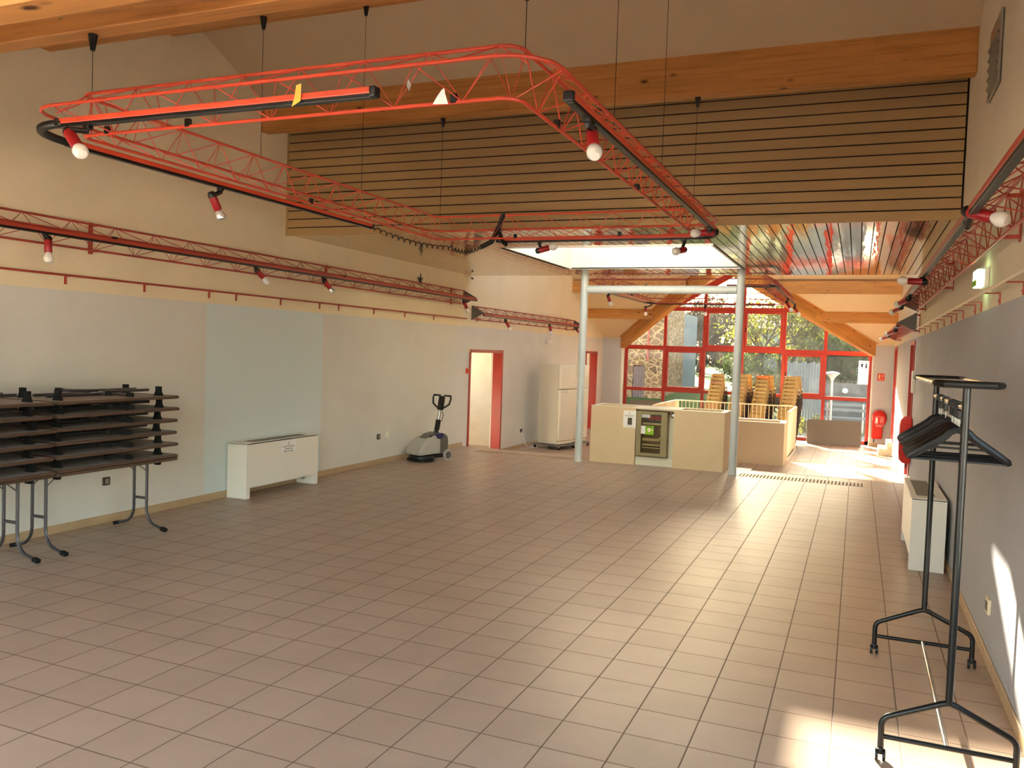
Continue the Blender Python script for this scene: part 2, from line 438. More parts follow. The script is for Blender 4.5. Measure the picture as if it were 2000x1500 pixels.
def tag(o, label, cat, group=None, kind=None):
    o['label'] = label; o['category'] = cat
    if group: o['group'] = group
    if kind: o['kind'] = kind
    return o
def thing(name, label, cat, loc=(0, 0, 0), rz=0., group=None, kind=None):
    o = bpy.data.objects.new(name, None); o.empty_display_size = .1; COL.objects.link(o)
    o.location = loc; o.rotation_euler = (0, 0, rz); return tag(o, label, cat, group, kind)
KIDS = {}
def kids(r): return [o for o in bpy.data.objects if o.parent == r]
def dup(root, loc=None, rz=None, label=None, group=None, kidmap=None, mats=None):
    """copy a thing with its parts and sub-parts (mesh data shared)"""
    r = root.copy(); COL.objects.link(r)
    if loc is not None: r.location = loc
    if rz is not None: r.rotation_euler = (0, 0, rz)
    if label: r['label'] = label
    if group: r['group'] = group
    for ch in (kidmap or kids(root)):
        c = ch.copy(); COL.objects.link(c); c.parent = r
        if mats and ch.name.split('.')[0] in mats:
            c.data = c.data.copy(); c.data.materials[0] = M[mats[ch.name.split('.')[0]]]
        for g in KIDS.get(ch.name, ()):
            d = g.copy(); COL.objects.link(d); d.parent = c
    return r
def remember(root):
    k = kids(root)
    for c in k: KIDS[c.name] = kids(c)
    return k
def struct(mb, name, m, label=None, parent=None, **kw):
    o = mb.build(name, m, parent, label, **kw)
    if parent is None: o['kind'] = 'structure'
    return o
def text(body, size, loc, rot, m, parent, name='lettering', align='CENTER', ext=.0008):
    cu = bpy.data.curves.new(name, 'FONT'); cu.body = body; cu.size = size; cu.align_x = align; cu.extrude = ext; cu.resolution_u = 3
    cu.materials.append(M[m]); t = bpy.data.objects.new(name, cu); me = bpy.data.meshes.new_from_object(t); bpy.data.objects.remove(t); bpy.data.curves.remove(cu)
    o = bpy.data.objects.new(name, me); COL.objects.link(o); o.location = loc; o.rotation_euler = rot; o.parent = parent; return o
ORD = ['first', 'second', 'third', 'fourth', 'fifth', 'sixth', 'seventh', 'eighth', 'ninth', 'tenth', 'eleventh', 'twelfth', 'thirteenth', 'fourteenth']

# ================================================================ SETTING
XL, XR, YN, YF, ZL = -7.2, 0.88, -0.3, 24.65, -0.33
hipN = lambda y: 2.45 + .44*(y-YN)
hipF = lambda y: 2.45 + .466*(YF-y)
RN = 7.17; ZRN = hipN(RN)          # ridge of the near pyramid
RF = 17.2; ZRF = hipF(RF)
def top_z(y):
    if y <= RN: return hipN(y)
    if y <= 9.3: return ZRN - .44*(y-RN)
    if y <= 15.15: return 4.80
    if y <= RF: return ZRF - .466*(RF-y)
    return hipF(y)
KN = [RN, 9.3, 15.15, RF]
def side_wall(name, x0, x1, m, doors, label, win):
    mb = MB(); zb = -.45
    ys = [YN-.45]; 
    def piece(a, b, z0):
        mid = [k for k in KN if a < k < b]
        pts = [(x0, a, z0), (x0, b, z0)] + [(x0, k, top_z(min(max(k, YN), YF))+.1) for k in [b]+mid[::-1]+[a]]
        mb.prism(pts, (x1-x0, 0, 0))
    cur = YN-.35
    piece(cur, win[0], zb); piece(win[0], win[1], win[3]); mb.box(x0, x1, win[0], win[1], zb, win[2]); cur = win[1]
    for (a, b, zt) in doors:
        piece(cur, a, zb); piece(a, b, zt); cur = b
    piece(cur, YF+.5, zb)
    return struct(mb, name, m, label)
DOORS_L = [(15.2, 16.85, 1.90), (22.95, 24.02, 1.95)]
DOORS_R = [(15.55, 16.62, 2.31), (22.3, 23.5, 2.31)]
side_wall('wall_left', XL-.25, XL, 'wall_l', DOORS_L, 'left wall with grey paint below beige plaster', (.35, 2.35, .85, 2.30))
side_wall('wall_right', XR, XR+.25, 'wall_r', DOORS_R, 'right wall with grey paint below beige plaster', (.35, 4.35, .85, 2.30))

# end walls: two piers each side of the big gable window
fw = MB()
fw.box(XL-.25, -6.6, YF, YF+.5, -.6, 2.62); fw.box(.38, XR+.25, YF, YF+.5, -.6, 2.62)
struct(fw, 'wall_back', 'wall_far', 'narrow grey wall pieces either side of the big end window')
nw = MB()
nw.box(XL-.25, -6.6, YN-.35, YN, -.45, 2.6); nw.box(.38, XR+.25, YN-.35, YN, -.45, 2.6)
struct(nw, 'wall_front', 'wall_far', 'narrow wall pieces either side of the window behind the camera')
# white reveal strips at the big window
rv = MB(); rv.box(-6.62, -6.585, YF-.003, 24.93, ZL, 2.5); rv.box(.365, .40, YF-.003, 24.93, ZL, 2.5)
struct(rv, 'trim_1', 'white_paint', 'white reveal strips of the big end window')

# floors
fl = MB(); fl.box(XL-.1, XR+.1, YN-.3, 14.95, -.6, 0); fl.box(-4.42, -1.64, 14.95, 15.2, -.6, 0)
struct(fl, 'floor', 'tile', 'beige tiled floor of the hall')
fl2 = MB(); fl2.box(XL-.01, XR+.25, 14.9, 25.2, -.75, ZL)
struct(fl2, 'floor', 'tile_low', 'beige tiled floor one step lower by the big window')
rp = MB(); rp.prism([(.25, 14.95, -.001), (.25, 17.4, ZL), (.25, 14.95, ZL)], (XR-.25, 0, 0))
struct(rp, 'floor', 'tile_low', 'short tiled ramp along the right wall')
ne = MB(); ne.box(XL, .24, 14.925, 14.955, -.03, .003); ne.box(-1.66, -1.635, 14.95, 15.2, -.03, .003)
struct(ne, 'trim_2', 'skirt', 'pale edge strip of the floor step')

# skirting tiles
def skirting(name, x, sgn, runs, z, label):
    mb = MB()
    for a, b in runs:
        y = a
        while y < b-.01:
            e = min(y+.327, b); mb.box(x, x+sgn*.012, y, e, z, z+.085, .002, 1); y += .33
    struct(mb, name, 'skirt', label)
skirting('baseboard_left', XL, 1, [(-.3, 14.95)], 0, 'tan skirting tiles along the left wall')
skirting('baseboard_left', XL, 1, [(16.92, 22.88), (24.1, 24.64)], ZL, 'tan skirting tiles on the lower left wall')
skirting('baseboard_right', XR, -1, [(-.3, 15.4)], 0, 'tan skirting tiles along the right wall')
sk = MB(); sk.box(.38, XR, YF-.012, YF, ZL, ZL+.09); sk.box(XL, -6.6, YF-.012, YF, ZL, ZL+.09)
struct(sk, 'baseboard_back', 'skirt', 'tan skirting tiles beside the big window')

# roof and ceilings
def roof_poly(mb, pts, th=.12):
    mb.prism(pts, (0, 0, th))
rn = MB(); ro = .001
for a, b, s in ((-7.3, -6.6, 1), (.98, .38, -1)):
    P = lambda x, y: (x, y, hipN(y))
    roof_poly(rn, [P(a, YN-.05), P(b, YN-.05), P(-3.11, 3.85), P(-3.11, RN), P(a, RN)])
roof_poly(rn, [(-7.3, RN, ZRN), (.98, RN, ZRN), (.98, 9.34, ZRN-.44*(9.34-RN)), (-7.3, 9.34, ZRN-.44*(9.34-RN))])
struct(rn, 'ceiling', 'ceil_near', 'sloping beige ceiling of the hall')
for k, (xa, xb) in enumerate(((XL-.16, XL-.10), (XR+.10, XR+.16))):  # side windows added out of view to brighten the hall
    w = MB()
    ye = 2.35 if k == 0 else 4.35; n = 2 if k == 0 else 3; st = (ye-.41)/n
    for i in range(n+1): w.box(xa, xb, .35+i*st, .41+i*st, .85, 2.30)
    w.box(xa, xb, .35, ye, .85, .91); w.box(xa, xb, .35, ye, 2.24, 2.30)
    w = struct(w, 'window_%d' % (4+k), 'red', 'added unseen red framed side window letting more light into the hall')
    for i in range(n): MB().box((xa+xb)/2, (xa+xb)/2+.006, .41+i*st, .35+(i+1)*st, .91, 2.24).build('pane', 'glass_clear', w)

rf = MB()
for L, apx in (((-7.3, -6.6), -3.11), ((.98, .38), -3.11)):
    a, b = L
    roof_poly(rf, [(a, YF+.05, hipF(YF+.05)), (b, YF+.05, hipF(YF+.05)), (apx, 20.5, hipF(20.5)), (apx, RF, ZRF), (a, RF, ZRF)])
PF = lambda x, y: (x, y, ZRF-.466*(RF-y))
HX = ((-6.6, -4.2), (-2.0, .4))  # openings for added, unseen roof windows that brighten the far zone
for a, b in ((-7.3, -6.6), (-4.2, -2.0), (.4, .98)): roof_poly(rf, [PF(a, RF), PF(b, RF), PF(b, 15.1), PF(a, 15.1)])
for a, b in HX:
    roof_poly(rf, [PF(a, RF), PF(b, RF), PF(b, 17.0), PF(a, 17.0)]); roof_poly(rf, [PF(a, 15.35), PF(b, 15.35), PF(b, 15.1), PF(a, 15.1)])
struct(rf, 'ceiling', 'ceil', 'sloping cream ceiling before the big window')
for k, (a, b) in enumerate(HX):
    w = MB()
    for (xa, xb, ya, yb_) in ((a, b, 15.35, 15.41), (a, b, 16.94, 17.0), (a, a+.06, 15.41, 16.94), (b-.06, b, 15.41, 16.94)):
        w.prism([PF(xa, ya), PF(xb, ya), PF(xb, yb_), PF(xa, yb_)], (0, 0, .14))
    w = struct(w, 'window_%d' % (6+k), 'white_paint', 'added unseen roof window brightening the lower hall, facing away from the big window')
    MB().prism([PF(a, 15.35), PF(b, 15.35), PF(b, 17.0), PF(a, 17.0)], (0, 0, .008)).move((0, 0, .07)).build('pane', 'glass_clear', w)

def dormer(name, yend, yline0, yline1, sgn, label):
    mb = MB(); zd = lambda x: 2.70 + .5625*(x+6.6)
    hip = hipF if sgn > 0 else hipN
    for x0, s in ((-6.6, 1), (.38, -1)):
        z0, z1 = 2.70, zd(-3.11)
        roof_poly(mb, [(x0, yend, z0), (x0, yline0, z0), (-3.11, yline1, z1), (-3.11, yend, z1)], .1)
        mb.prism([(x0, yline0, 2.40), (-3.11, yline1, hip(yline1)), (-3.11, yline1, z1+.05), (x0, yline0, z0+.05)], (0, sgn*.05, 0))
    return struct(mb, name, 'white_paint', label)
dormer('ceiling', 25.22, 24.72, 20.5, 1, 'white soffit of the gable over the big window')
dormer('ceiling', -.87, -.37, 3.85, -1, 'white soffit of the gable behind the camera')
# flat middle roof with the light well
WX0, WX1, WY0, WY1 = -4.67, -1.82, 11.0, 13.85
mr = MB(); zt = 4.0
mr.box(-7.3, WX0-.02, 9.3, 15.15, zt, zt+.1); mr.box(WX1+.02, .98, 9.3, 15.15, zt, zt+.1)
mr.box(WX0-.02, WX1+.02, 9.3, WY0-.02, zt, zt+.1); mr.box(WX0-.02, WX1+.02, WY1+.02, 15.15, zt, zt+.1)
mr.box(-7.3, .98, 9.315, 9.345, 3.40, 4.86); mr.box(-7.3, .98, 15.11, 15.13, 3.42, 4.95)
struct(mr, 'ceiling', 'void', 'dark flat roof deck above the slats')
lw = MB(); zb = 3.392
lw.box(WX0-.02, WX0, WY0-.02, WY1+.02, zb, 4.40); lw.box(WX1, WX1+.02, WY0-.02, WY1+.02, zb, 4.40)
lw.box(WX0, WX1, WY0-.02, WY0, zb, 4.40); lw.box(WX0, WX1, WY1, WY1+.02, zb, 4.40)
well = struct(lw, 'window_3', 'white_paint', 'white walled light well in the slatted ceiling')
MB().box(WX0-.05, WX1+.05, WY0-.05, WY1+.05, 4.40, 4.408).build('pane', 'glass_roof', well)
tr = MB(); e = .03
tr.box(WX0-e, WX0, WY0-e, WY1+e, 3.385, 3.41); tr.box(WX1, WX1+e, WY0-e, WY1+e, 3.385, 3.41)
tr.box(WX0, WX1, WY0-e, WY0, 3.385, 3.41); tr.box(WX0, WX1, WY1, WY1+e, 3.385, 3.41)
tr.build('edge_trim', 'alu', well)
# slatted ceiling: boards run with the depth of the room
sl = MB(); x = .0895 - .1165*63
while x < XR:
    a, b = max(x+.006, XL), min(x+.1105, XR)
    if b-a > .02:
        if a > WX1+e or b < WX0-e:
            sl.box(a, b, 9.31, 15.13, 3.398, 3.402)
        else:
            sl.box(a, b, 9.31, WY0-e, 3.398, 3.402); sl.box(a, b, WY1+e, 15.13, 3.398, 3.402)
    x += .1165
struct(sl, 'ceiling', 'slat_c', 'shiny slatted metal ceiling around the light well')
bk = MB(); 
bk.box(XL, WX0-.02, 9.3, 15.14, 3.408, 3.412); bk.box(WX1+.02, XR, 9.3, 15.14, 3.408, 3.412)
bk.box(WX0-.02, WX1+.02, 9.3, WY0-.02, 3.408, 3.412); bk.box(WX0-.02, WX1+.02, WY1+.02, 15.14, 3.408, 3.412)
struct(bk, 'ceiling', 'void', 'dark backing behind the ceiling slats')
# vertical slatted panel facing the hall: boards run across the room
fp = MB(); z = 3.378
fp.box(XL, XR, 9.285, 9.3, z, 3.478); z = 3.492
while z < 4.79:
    fp.box(XL+.03, XR-.02, 9.285, 9.3, z, min(z+.0985, 4.84)); z += .1125
fp.box(XL, XL+.03, 9.283, 9.3, 3.38, 4.82)
struct(fp, 'wall_partition', 'slat_f', 'dull bronze slatted panel across the hall')
pe = MB(); pe.box(XL, XR, 15.13, 15.145, 3.398, 4.93)
struct(pe, 'wall_partition', 'slat_f', 'slatted panel facing the big window')

# beams: glued laminated purlins across the room
def purlin(x0, x1, y, z0, z1, w, m, label):
    o = MB((0, y, z0)).box(x0, x1, y, y+w, z0, z1, .006, 1).build('ceiling_beam', m)
    o.location = (0, y, z0); o['kind'] = 'structure'; o['label'] = label; return o
main_beam = purlin(XL, XR, 8.74, 4.63, 5.07, .15, 'wood', 'long laminated beam in front of the slatted panel')
purlin(XL, XR, 7.10, 5.30, 5.72, .14, 'wood', 'ridge beam under the hall ceiling')
purlin(XL, XR, 5.58, 4.62, 5.03, .14, 'wood', 'second laminated beam from the camera')
near_beam = purlin(XL, XR, 3.80, 3.83, 4.26, .14, 'wood', 'nearest laminated beam with tape patches')
purlin(XL, XR, 2.05, 3.10, 3.50, .14, 'wood', 'laminated beam nearest the camera end')
for (x0, x1) in ((XL, -4.15), (-2.08, XR)):
    purlin(x0, x1, 21.5, 3.55, 3.86, .12, 'wood_far', 'upper cross beam %s of the big window' % ('left' if x0 < -5 else 'right'))
for (x0, x1) in ((XL, -5.32), (-.92, XR)):
    purlin(x0, x1, 23.02, 2.925, 3.20, .12, 'wood_far', 'lower cross beam %s of the big window' % ('left' if x0 < -5 else 'right'))
for (px, pz, w) in ((-4.62, 3.97, .17), (-4.18, 4.03, .15)):
    t = MB().obox((0, -.0025, 0), (1, 0, .18 if w > .16 else -.05), (0, 1, 0), (0, 0, 1), w, .004, .075).build('tape_patch', 'tape', near_beam); t.location = (px, 0, pz-3.83)
# valley rafters under the gable, each along its own local x
def rafter(p0, p1, m, label):
    p0, p1 = Vector(p0), Vector(p1); d = p1-p0; L = d.length; d.normalize()
    s = d.cross(Vector((0, 0, 1))).normalized(); u = s.cross(d)
    mb = MB().box(0, L, -.08, .08, -.36, -.02, .005, 1); mb.box(0, L, -.13, .13, -.02, .03)
    o = mb.build('ceiling_beam', m); mt = Matrix.Identity(4)
    for k in range(3): mt[k][0], mt[k][1], mt[k][2], mt[k][3] = d[k], s[k], u[k], p0[k]
    o.matrix_world = mt; o['kind'] = 'structure'; o['label'] = label
for x0, side in ((-6.66, 'left'), (.44, 'right')):
    rafter((x0, 24.78, 2.44), (-3.11, 20.45, hipF(20.45)+.02), 'wood_far', 'slanting laminated rafter on the %s of the big window' % side)
for x0, side in ((-6.66, 'left'), (.44, 'right')):
    rafter((x0, -.42, 2.42), (-3.11, 3.9, hipN(3.9)+.02), 'wood', 'slanting rafter behind the camera on the %s' % side)

# columns and the crossbar between them
for x, side in ((-4.54, 'left'), (-1.845, 'right')):
    c = MB((x, 14.23, 0)).cyl((x, 14.23, 0), (x, 14.23, 3.40), .066, seg=24)
    c.lathe([(.066, 0), (.075, 0), (.075, .012), (.066, .014)], (x, 14.23, 0))
    o = c.build('column', 'column', smooth=True); o.location = (x, 14.23, 0)
    tag(o, 'slim grey round steel column at the %s end of the counter' % side, 'column', kind='structure')
cb = MB((-3.2, 14.23, 3.065)).cyl((-4.48, 14.23, 3.065), (-1.9, 14.23, 3.065), .072, seg=24).build('crossbar', 'column', smooth=True)
cb.location = (-3.2, 14.23, 3.065); tag(cb, 'round grey steel tube joining the two columns', 'tube', kind='structure')

# ---------------------------------------------------------------- windows
def gable_window(name, y, sgn, glass, label, detail):
    """red framed glazed gable; sgn: +1 when the room is on the smaller-y side"""
    xs = [-6.53, -5.36, -4.2, -3.105, -1.96, -.85, .31]
    zb, z1, z2, z3 = ZL if sgn > 0 else 0.0, .90, 2.16, 3.33
    d0, d1 = (y-.045, y+.045)
    rake = lambda x: (2.66 if sgn > 0 else 2.6) + .565*(min(x, -6.22-x)+6.6)
    W_ = MB(); 
    W_.box(-6.58, -6.49, d0, d1, zb, rake(-6.53)); W_.box(.27, .36, d0, d1, zb, rake(.31)); W_.box(-6.58, .36, d0, d1, zb, zb+.09)
    for (a, b) in ((-6.58, -3.11), (.36, -3.11)):
        za, zc = rake(a), rake(b)
        W_.prism([(a, d0, za-.17), (b, d0, zc-.17), (b, d0, zc+.03), (a, d0, za+.03)], (0, d1-d0, 0))
    fr = struct(W_, name, 'red', label)
    for x in xs[1:-1]:
        MB().box(x-.045, x+.045, d0-.004, d1+.004, zb+.05, rake(x)-.1).build('mullion', 'red', fr)
    for z, x0, x1, h in ((z1, xs[0], xs[-1], .05), (z2, xs[0], xs[-1], .062), (z3, -5.36, -.85, .055)):
        MB().box(x0, x1, d0+.002, d1-.002, z-h, z+h).build('transom', 'red', fr)
    if detail:
        for (i, za, zc) in ((1, z1+.05, z2-.06), (4, z1+.05, z2-.06), (2, z2+.06, z3-.05), (3, z2+.06, z3-.05)):
            a, b = xs[i]+.05, xs[i+1]-.05; w = .065; s = MB(); q0, q1 = y-.06, y+.03
            s.box(a, a+w, q0, q1, za, zc, .008, 1); s.box(b-w, b, q0, q1, za, zc, .008, 1); s.box(a+w, b-w, q0, q1, za, za+w, .008, 1); s.box(a+w, b-w, q0, q1, zc-w, zc, .008, 1)
            sa = s.build('sash', 'red', fr)
            hx = (b-.03) if i in (1, 2) else (a+.03); hz = (za+zc)/2
            MB().box(hx-.014, hx+.014, q0-.02, q0, hz-.06, hz+.06, .004, 1).box(hx-.01, hx+.01, q0-.045, q0-.02, hz-.01, hz+.06, .003, 1).build('handle', 'black', sa)
    # panes: one per opening
    for i in range(6):
        a, b = xs[i], xs[i+1]
        for (za, zc) in ((zb+.05, z1), (z1, z2)):
            MB().prism([(a, y, za), (b, y, za), (b, y, zc), (a, y, zc)], (0, .006, 0)).build('pane', glass, fr)
        ra, rb = rake(a)-.1, rake(b)-.1
        if 1 <= i <= 4:
            MB().prism([(a, y, z2), (b, y, z2), (b, y, min(z3, rb)), (a, y, min(z3, ra))] if min(ra, rb) > z2 else [(a, y, z2), (b, y, z2), (b, y, z3)], (0, .006, 0)).build('pane', glass, fr)
            if max(ra, rb) > z3+.05:
                MB().prism([(a, y, z3), (b, y, z3), (b, y, max(rb, z3+.01)), (a, y, max(ra, z3+.01))], (0, .006, 0)).build('pane', glass, fr)
        else:
            MB().prism([(a, y, z2), (b, y, z2), (b, y, rb), (a, y, ra)], (0, .006, 0)).build('pane', glass, fr)
    return fr
gable_window('window_1', 24.95, 1, 'glass', 'big red framed gable window at the far end', True)
gable_window('window_2', -.6, -1, 'glass_clear', 'red framed gable window behind the camera', False)

# ---------------------------------------------------------------- doorways
def door_frame(name, side, y0, y1, zt, zb, depth, label, trimw=.06):
    mb = MB(); s = -1 if side == 'L' else 1; x = XL if side == 'L' else XR
    xa, xb = sorted((x - s*.018, x + s*depth))
    mb.box(xa, xb, y0-.03, y0+.035, zb, zt+.03); mb.box(xa, xb, y1-.035, y1+.03, zb, zt+.03); mb.box(xa, xb, y0, y1, zt-.035, zt+.03)
    return struct(mb, name, 'red', label)
door_frame('door_1', 'L', 15.2, 16.85, 1.90, ZL, .2, 'red framed open doorway nearest on the left wall')
door_frame('door_2', 'L', 22.95, 24.02, 1.95, ZL, .2, 'red framed open doorway behind the fridges')
d3 = door_frame('door_3', 'R', 15.55, 16.62, 2.31, -.05, .26, 'red framed doorway on the right wall')
d4 = door_frame('door_4', 'R', 22.3, 23.5, 2.31, 0.0, .26, 'red framed doorway beside the extinguisher')
for d, y0, y1, zb in ((d3, 15.585, 16.585, -.05), (d4, 22.335, 23.465, 0.0)):
    MB().box(XR+.2, XR+.245, y0, y1, zb, 2.275).build('door_leaf', 'pale', d)
# rooms behind the left doorways; outer wall openings added to let daylight in
rm = MB()
rm.box(-9.4, -7.45, 17.9, 18.0, -.4, 2.7); rm.box(-9.4, -7.45, 14.3, 14.4, -.4, 2.7); rm.box(-9.5, -9.4, 14.3, 16.5, -.4, 2.7); rm.box(-9.5, -9.4, 17.4, 18.0, -.4, 2.7); rm.box(-9.5, -9.4, 16.5, 17.4, -.4, 1.1); rm.box(-9.5, -9.4, 16.5, 17.4, 2.0, 2.7); rm.box(-9.5, -7.45, 14.3, 18.0, 2.6, 2.7)
rm.box(-9.4, -7.45, 24.6, 24.7, -.4, 2.7); rm.box(-9.4, -7.45, 22.0, 22.1, -.4, 2.7); rm.box(-9.5, -9.4, 22.0, 23.6, -.4, 2.7); rm.box(-9.5, -9.4, 24.3, 24.7, -.4, 2.7); rm.box(-9.5, -9.4, 23.6, 24.3, -.4, 1.1); rm.box(-9.5, -9.4, 23.6, 24.3, 2.0, 2.7); rm.box(-9.5, -7.45, 22.0, 24.7, 2.6, 2.7)
struct(rm, 'wall_corridor', 'wall_plain', 'plain plaster walls of the rooms behind the doorways')
cf = MB(); cf.box(-9.5, -7.212, 14.3, 24.7, -.75, ZL); struct(cf, 'floor', 'tile_low', 'tiled floor of the rooms behind the doorways')

# ================================================================ LIGHTING TRUSSES
def zigzag(pa, pb, n, r, phase=0):
    """one bent rod running from chord a to chord b and back, pa/pb = (start, end) of the chords"""
    a0, a1, b0, b1 = [Vector(v) for v in (*pa, *pb)]
    pts = []
    for i in range(2*n+1):
        t = i/(2*n)
        pts.append(a0.lerp(a1, t) if (i+phase) % 2 == 0 else b0.lerp(b1, t))
    return pts
def track_section(mb_red, mb_blk, p0, p1, out):
    """hollow rail: painted cap above, black channel below"""
    p0, p1 = Vector(p0), Vector(p1)
    mb_red.beam(p0, p1, .05, .034, (0, 0, 1), .006)
    o = Vector((0, 0, -.026)); mb_blk.beam(p0+o, p1+o, .042, .022, (0, 0, 1), .003)
def wall_truss(side, y0, y1, zu, zl, zv, label, m, reflect=False):
    s = 1 if side == 'L' else -1; xw = XL+.12 if side == 'L' else XR-.10; xv = xw + s*.22
    c = (xw, (y0+y1)/2, zl); T = thing('lighting_truss', label, 'lighting truss', c, group=None)
    ends = [((xw, y0, zu), (xw, y1, zu)), ((xw, y0, zl), (xw, y1, zl)), ((xv, y0, zv), (xv, y1, zv))]
    for a, b in ends: MB(c).cyl(a, b, .011, seg=8).build('chord', m, T, smooth=True)
    n = int((y1-y0)/.5)
    for (i, j), ph in (((0, 1), 0), ((0, 2), 0), ((1, 2), 1)):
        MB(c).tube(zigzag(ends[i], ends[j], n, .004, ph), .0042, 5).build('lacing', m, T)
    for y in (y0, y1):
        MB(c).prism([(xw-s*.03, y-.006, zu+.02), (xw-s*.03, y-.006, zl-.02), (xv+s*.035, y-.006, zv)], (0, .012, 0)).build('end_plate', 'body_dark', T)
    R, B = MB(c), MB(c); track_section(R, B, (xv+s*.012, y0, zv-.03), (xv+s*.012, y1+.05, zv-.03), s)
    tr = R.build('track', m, T); B.build('track_channel', 'blackm', tr)
    k = max(2, int((y1-y0)/2.6))
    for i in range(k):
        y = y0+.4+(y1-y0-.8)*i/(k-1)
        w = MB(c)
        for z in (zu, zl):
            w.box(min(xw, xw-s*.095), max(xw, xw-s*.095), y-.012, y+.012, z-.012, z+.012)
        w.box(xw-s*.097, xw-s*.09, y-.025, y+.025, zl-.03, zu+.03)
        w.build('wall_bracket', m, T)
        MB(c).box(xv-.02, xv+.02, y-.03, y+.03, zv-.055, zv+.012, .004, 1).build('clamp', 'blackm', T)
    return T
wall_truss('L', 1.75, 14.62, 3.055, 2.80, 2.925, 'long dull red lighting truss along the left wall', 'truss_d')
wall_truss('L', 15.02, 21.45, 2.785, 2.53, 2.655, 'short red truss on the left wall above the fridges', 'truss_d')
wall_truss('R', 1.65, 14.0, 3.00, 2.75, 2.855, 'long red truss on the right wall above the exit sign', 'truss_d')
wall_truss('R', 14.3, 21.3, 2.72, 2.47, 2.575, 'short red truss on the right wall above the doorways', 'truss_d')

def rect_path(x0, x1, y0, y1, z, ch, n=5):
    """rectangle with rounded corners, counter-clockwise from the near left"""
    out = []
    for (cx, cy, a0) in ((x1-ch, y0+ch, -90), (x1-ch, y1-ch, 0), (x0+ch, y1-ch, 90), (x0+ch, y0+ch, 180)):
        for i in range(n):
            a = math.radians(a0+90*i/(n-1)); out.append((cx+ch*math.cos(a), cy+ch*math.sin(a), z))
    return out
def loop_truss(x0, x1, y0, y1, label, m, tracks, corners, wires, cable):
    c = ((x0+x1)/2, (y0+y1)/2, 3.22); T = thing('lighting_truss', label, 'lighting truss', c)
    o = .225; zu, zl, zv = 3.48, 3.22, 3.35
    MB(c).tube(rect_path(x0, x1, y0, y1, zu, .10), .0108, 8, True).build('chord', m, T, smooth=True)
    MB(c).tube(rect_path(x0, x1, y0, y1, zl, .10), .0108, 8, True).build('chord', m, T, smooth=True)
    MB(c).tube(rect_path(x0-o, x1+o, y0-o, y1+o, zv, .26), .0108, 8, True).build('chord', m, T, smooth=True)
    A = [(x0+.1, y0), (x1-.1, y0), (x1, y0+.1), (x1, y1-.1), (x1-.1, y1), (x0+.1, y1), (x0, y1-.1), (x0, y0+.1)]
    V = [(x0+.05, y0-o), (x1-.05, y0-o), (x1+o, y0+.05), (x1+o, y1-.05), (x1-.05, y1+o), (x0+.05, y1+o), (x0-o, y1-.05), (x0-o, y0+.05)]
    def ring(P, z, per):
        pts = []
        for i in range(8):
            a, b = P[i], P[(i+1) % 8]; k = per[i % 2 if False else i]
            for j in range(k): pts.append((a[0]+(b[0]-a[0])*j/k, a[1]+(b[1]-a[1])*j/k, z))
        return pts
    nx, ny = 2*int((x1-x0)/.4/1), 2*int((y1-y0)/.4/1)
    per = [nx, 2, ny, 2, nx, 2, ny, 2]
    U, Lo, Ve = ring(A, zu, per), ring(A, zl, per), ring(V, zv, per)
    for P, Q, ph in ((U, Lo, 0), (U, Ve, 0), (Lo, Ve, 1)):
        pts = [P[i] if (i+ph) % 2 == 0 else Q[i] for i in range(len(P))]
        MB(c).tube(pts, .0042, 5, True).build('lacing', m, T)
    for i, ((p0, p1)) in enumerate(tracks):
        R, B = MB(c), MB(c); track_section(R, B, p0, p1, 1)
        t = R.build('track', m, T); B.build('track_channel', 'blackm', t)
        d = (Vector(p1)-Vector(p0)).normalized(); 
        for p, q in ((p0, -1), (p1, 1)): MB(c).obox(Vector(p)+d*q*.012+Vector((0, 0, -.008)), d, d.cross(Vector((0, 0, 1))), (0, 0, 1), .035, .056, .054, .008).build('end_cap', 'black', t)
    for pts in corners:
        MB(c).tube(pts, .027, 10).build('corner_connector', 'black', T, smooth=True)
    for (x, y, zt) in wires:
        MB(c).cyl((x, y, zu), (x, y, zt-.10), .0022, seg=5).build('suspension_wire', 'ink', T)
        MB(c).lathe([(.014, 0), (.026, .07), (.030, .10)], (x, y, zt-.10), seg=12).build('anchor_cone', 'blackm', T, smooth=True)
    for (x, y) in ((x0+.9, y0), (x1-.35, y0), (x0+.25, y0), (x1, y0+.6), (x1, (y0+y1)/2), (x0, (y0+y1)/2), (x0+1.0, y1), (x1-.8, y1)):
        MB(c).box(x-.02, x+.02, y-.014, y+.014, zl-.005, zl+.045, .005, 1).build('clamp', 'blackm', T)
    for pts, r in cable:
        MB(c).tube(pts, r, 8).build('coiled_cable', 'black', T, smooth=True)
    return T
def coil(p0, p1, R, turns, n=10):
    p0, p1 = Vector(p0), Vector(p1); d = (p1-p0); u = d.orthogonal().normalized(); w = d.normalized().cross(u); out = []
    for i in range(turns*n+1):
        t = i/(turns*n); a = 2*PI*turns*t
        out.append(p0+d*t+Vector((0, 0, -.05*math.sin(PI*t)))+(u*math.cos(a)+w*math.sin(a))*R)
    return out
def bend(p0, pc, p1, n=8):
    p0, pc, p1 = Vector(p0), Vector(pc), Vector(p1)
    return [p0*(1-t)**2+pc*2*t*(1-t)+p1*t*t for t in (i/n for i in range(n+1))]
X0, X1, Y0, Y1 = -4.65, -1.635, 3.9, 8.8
zt_ = 3.235
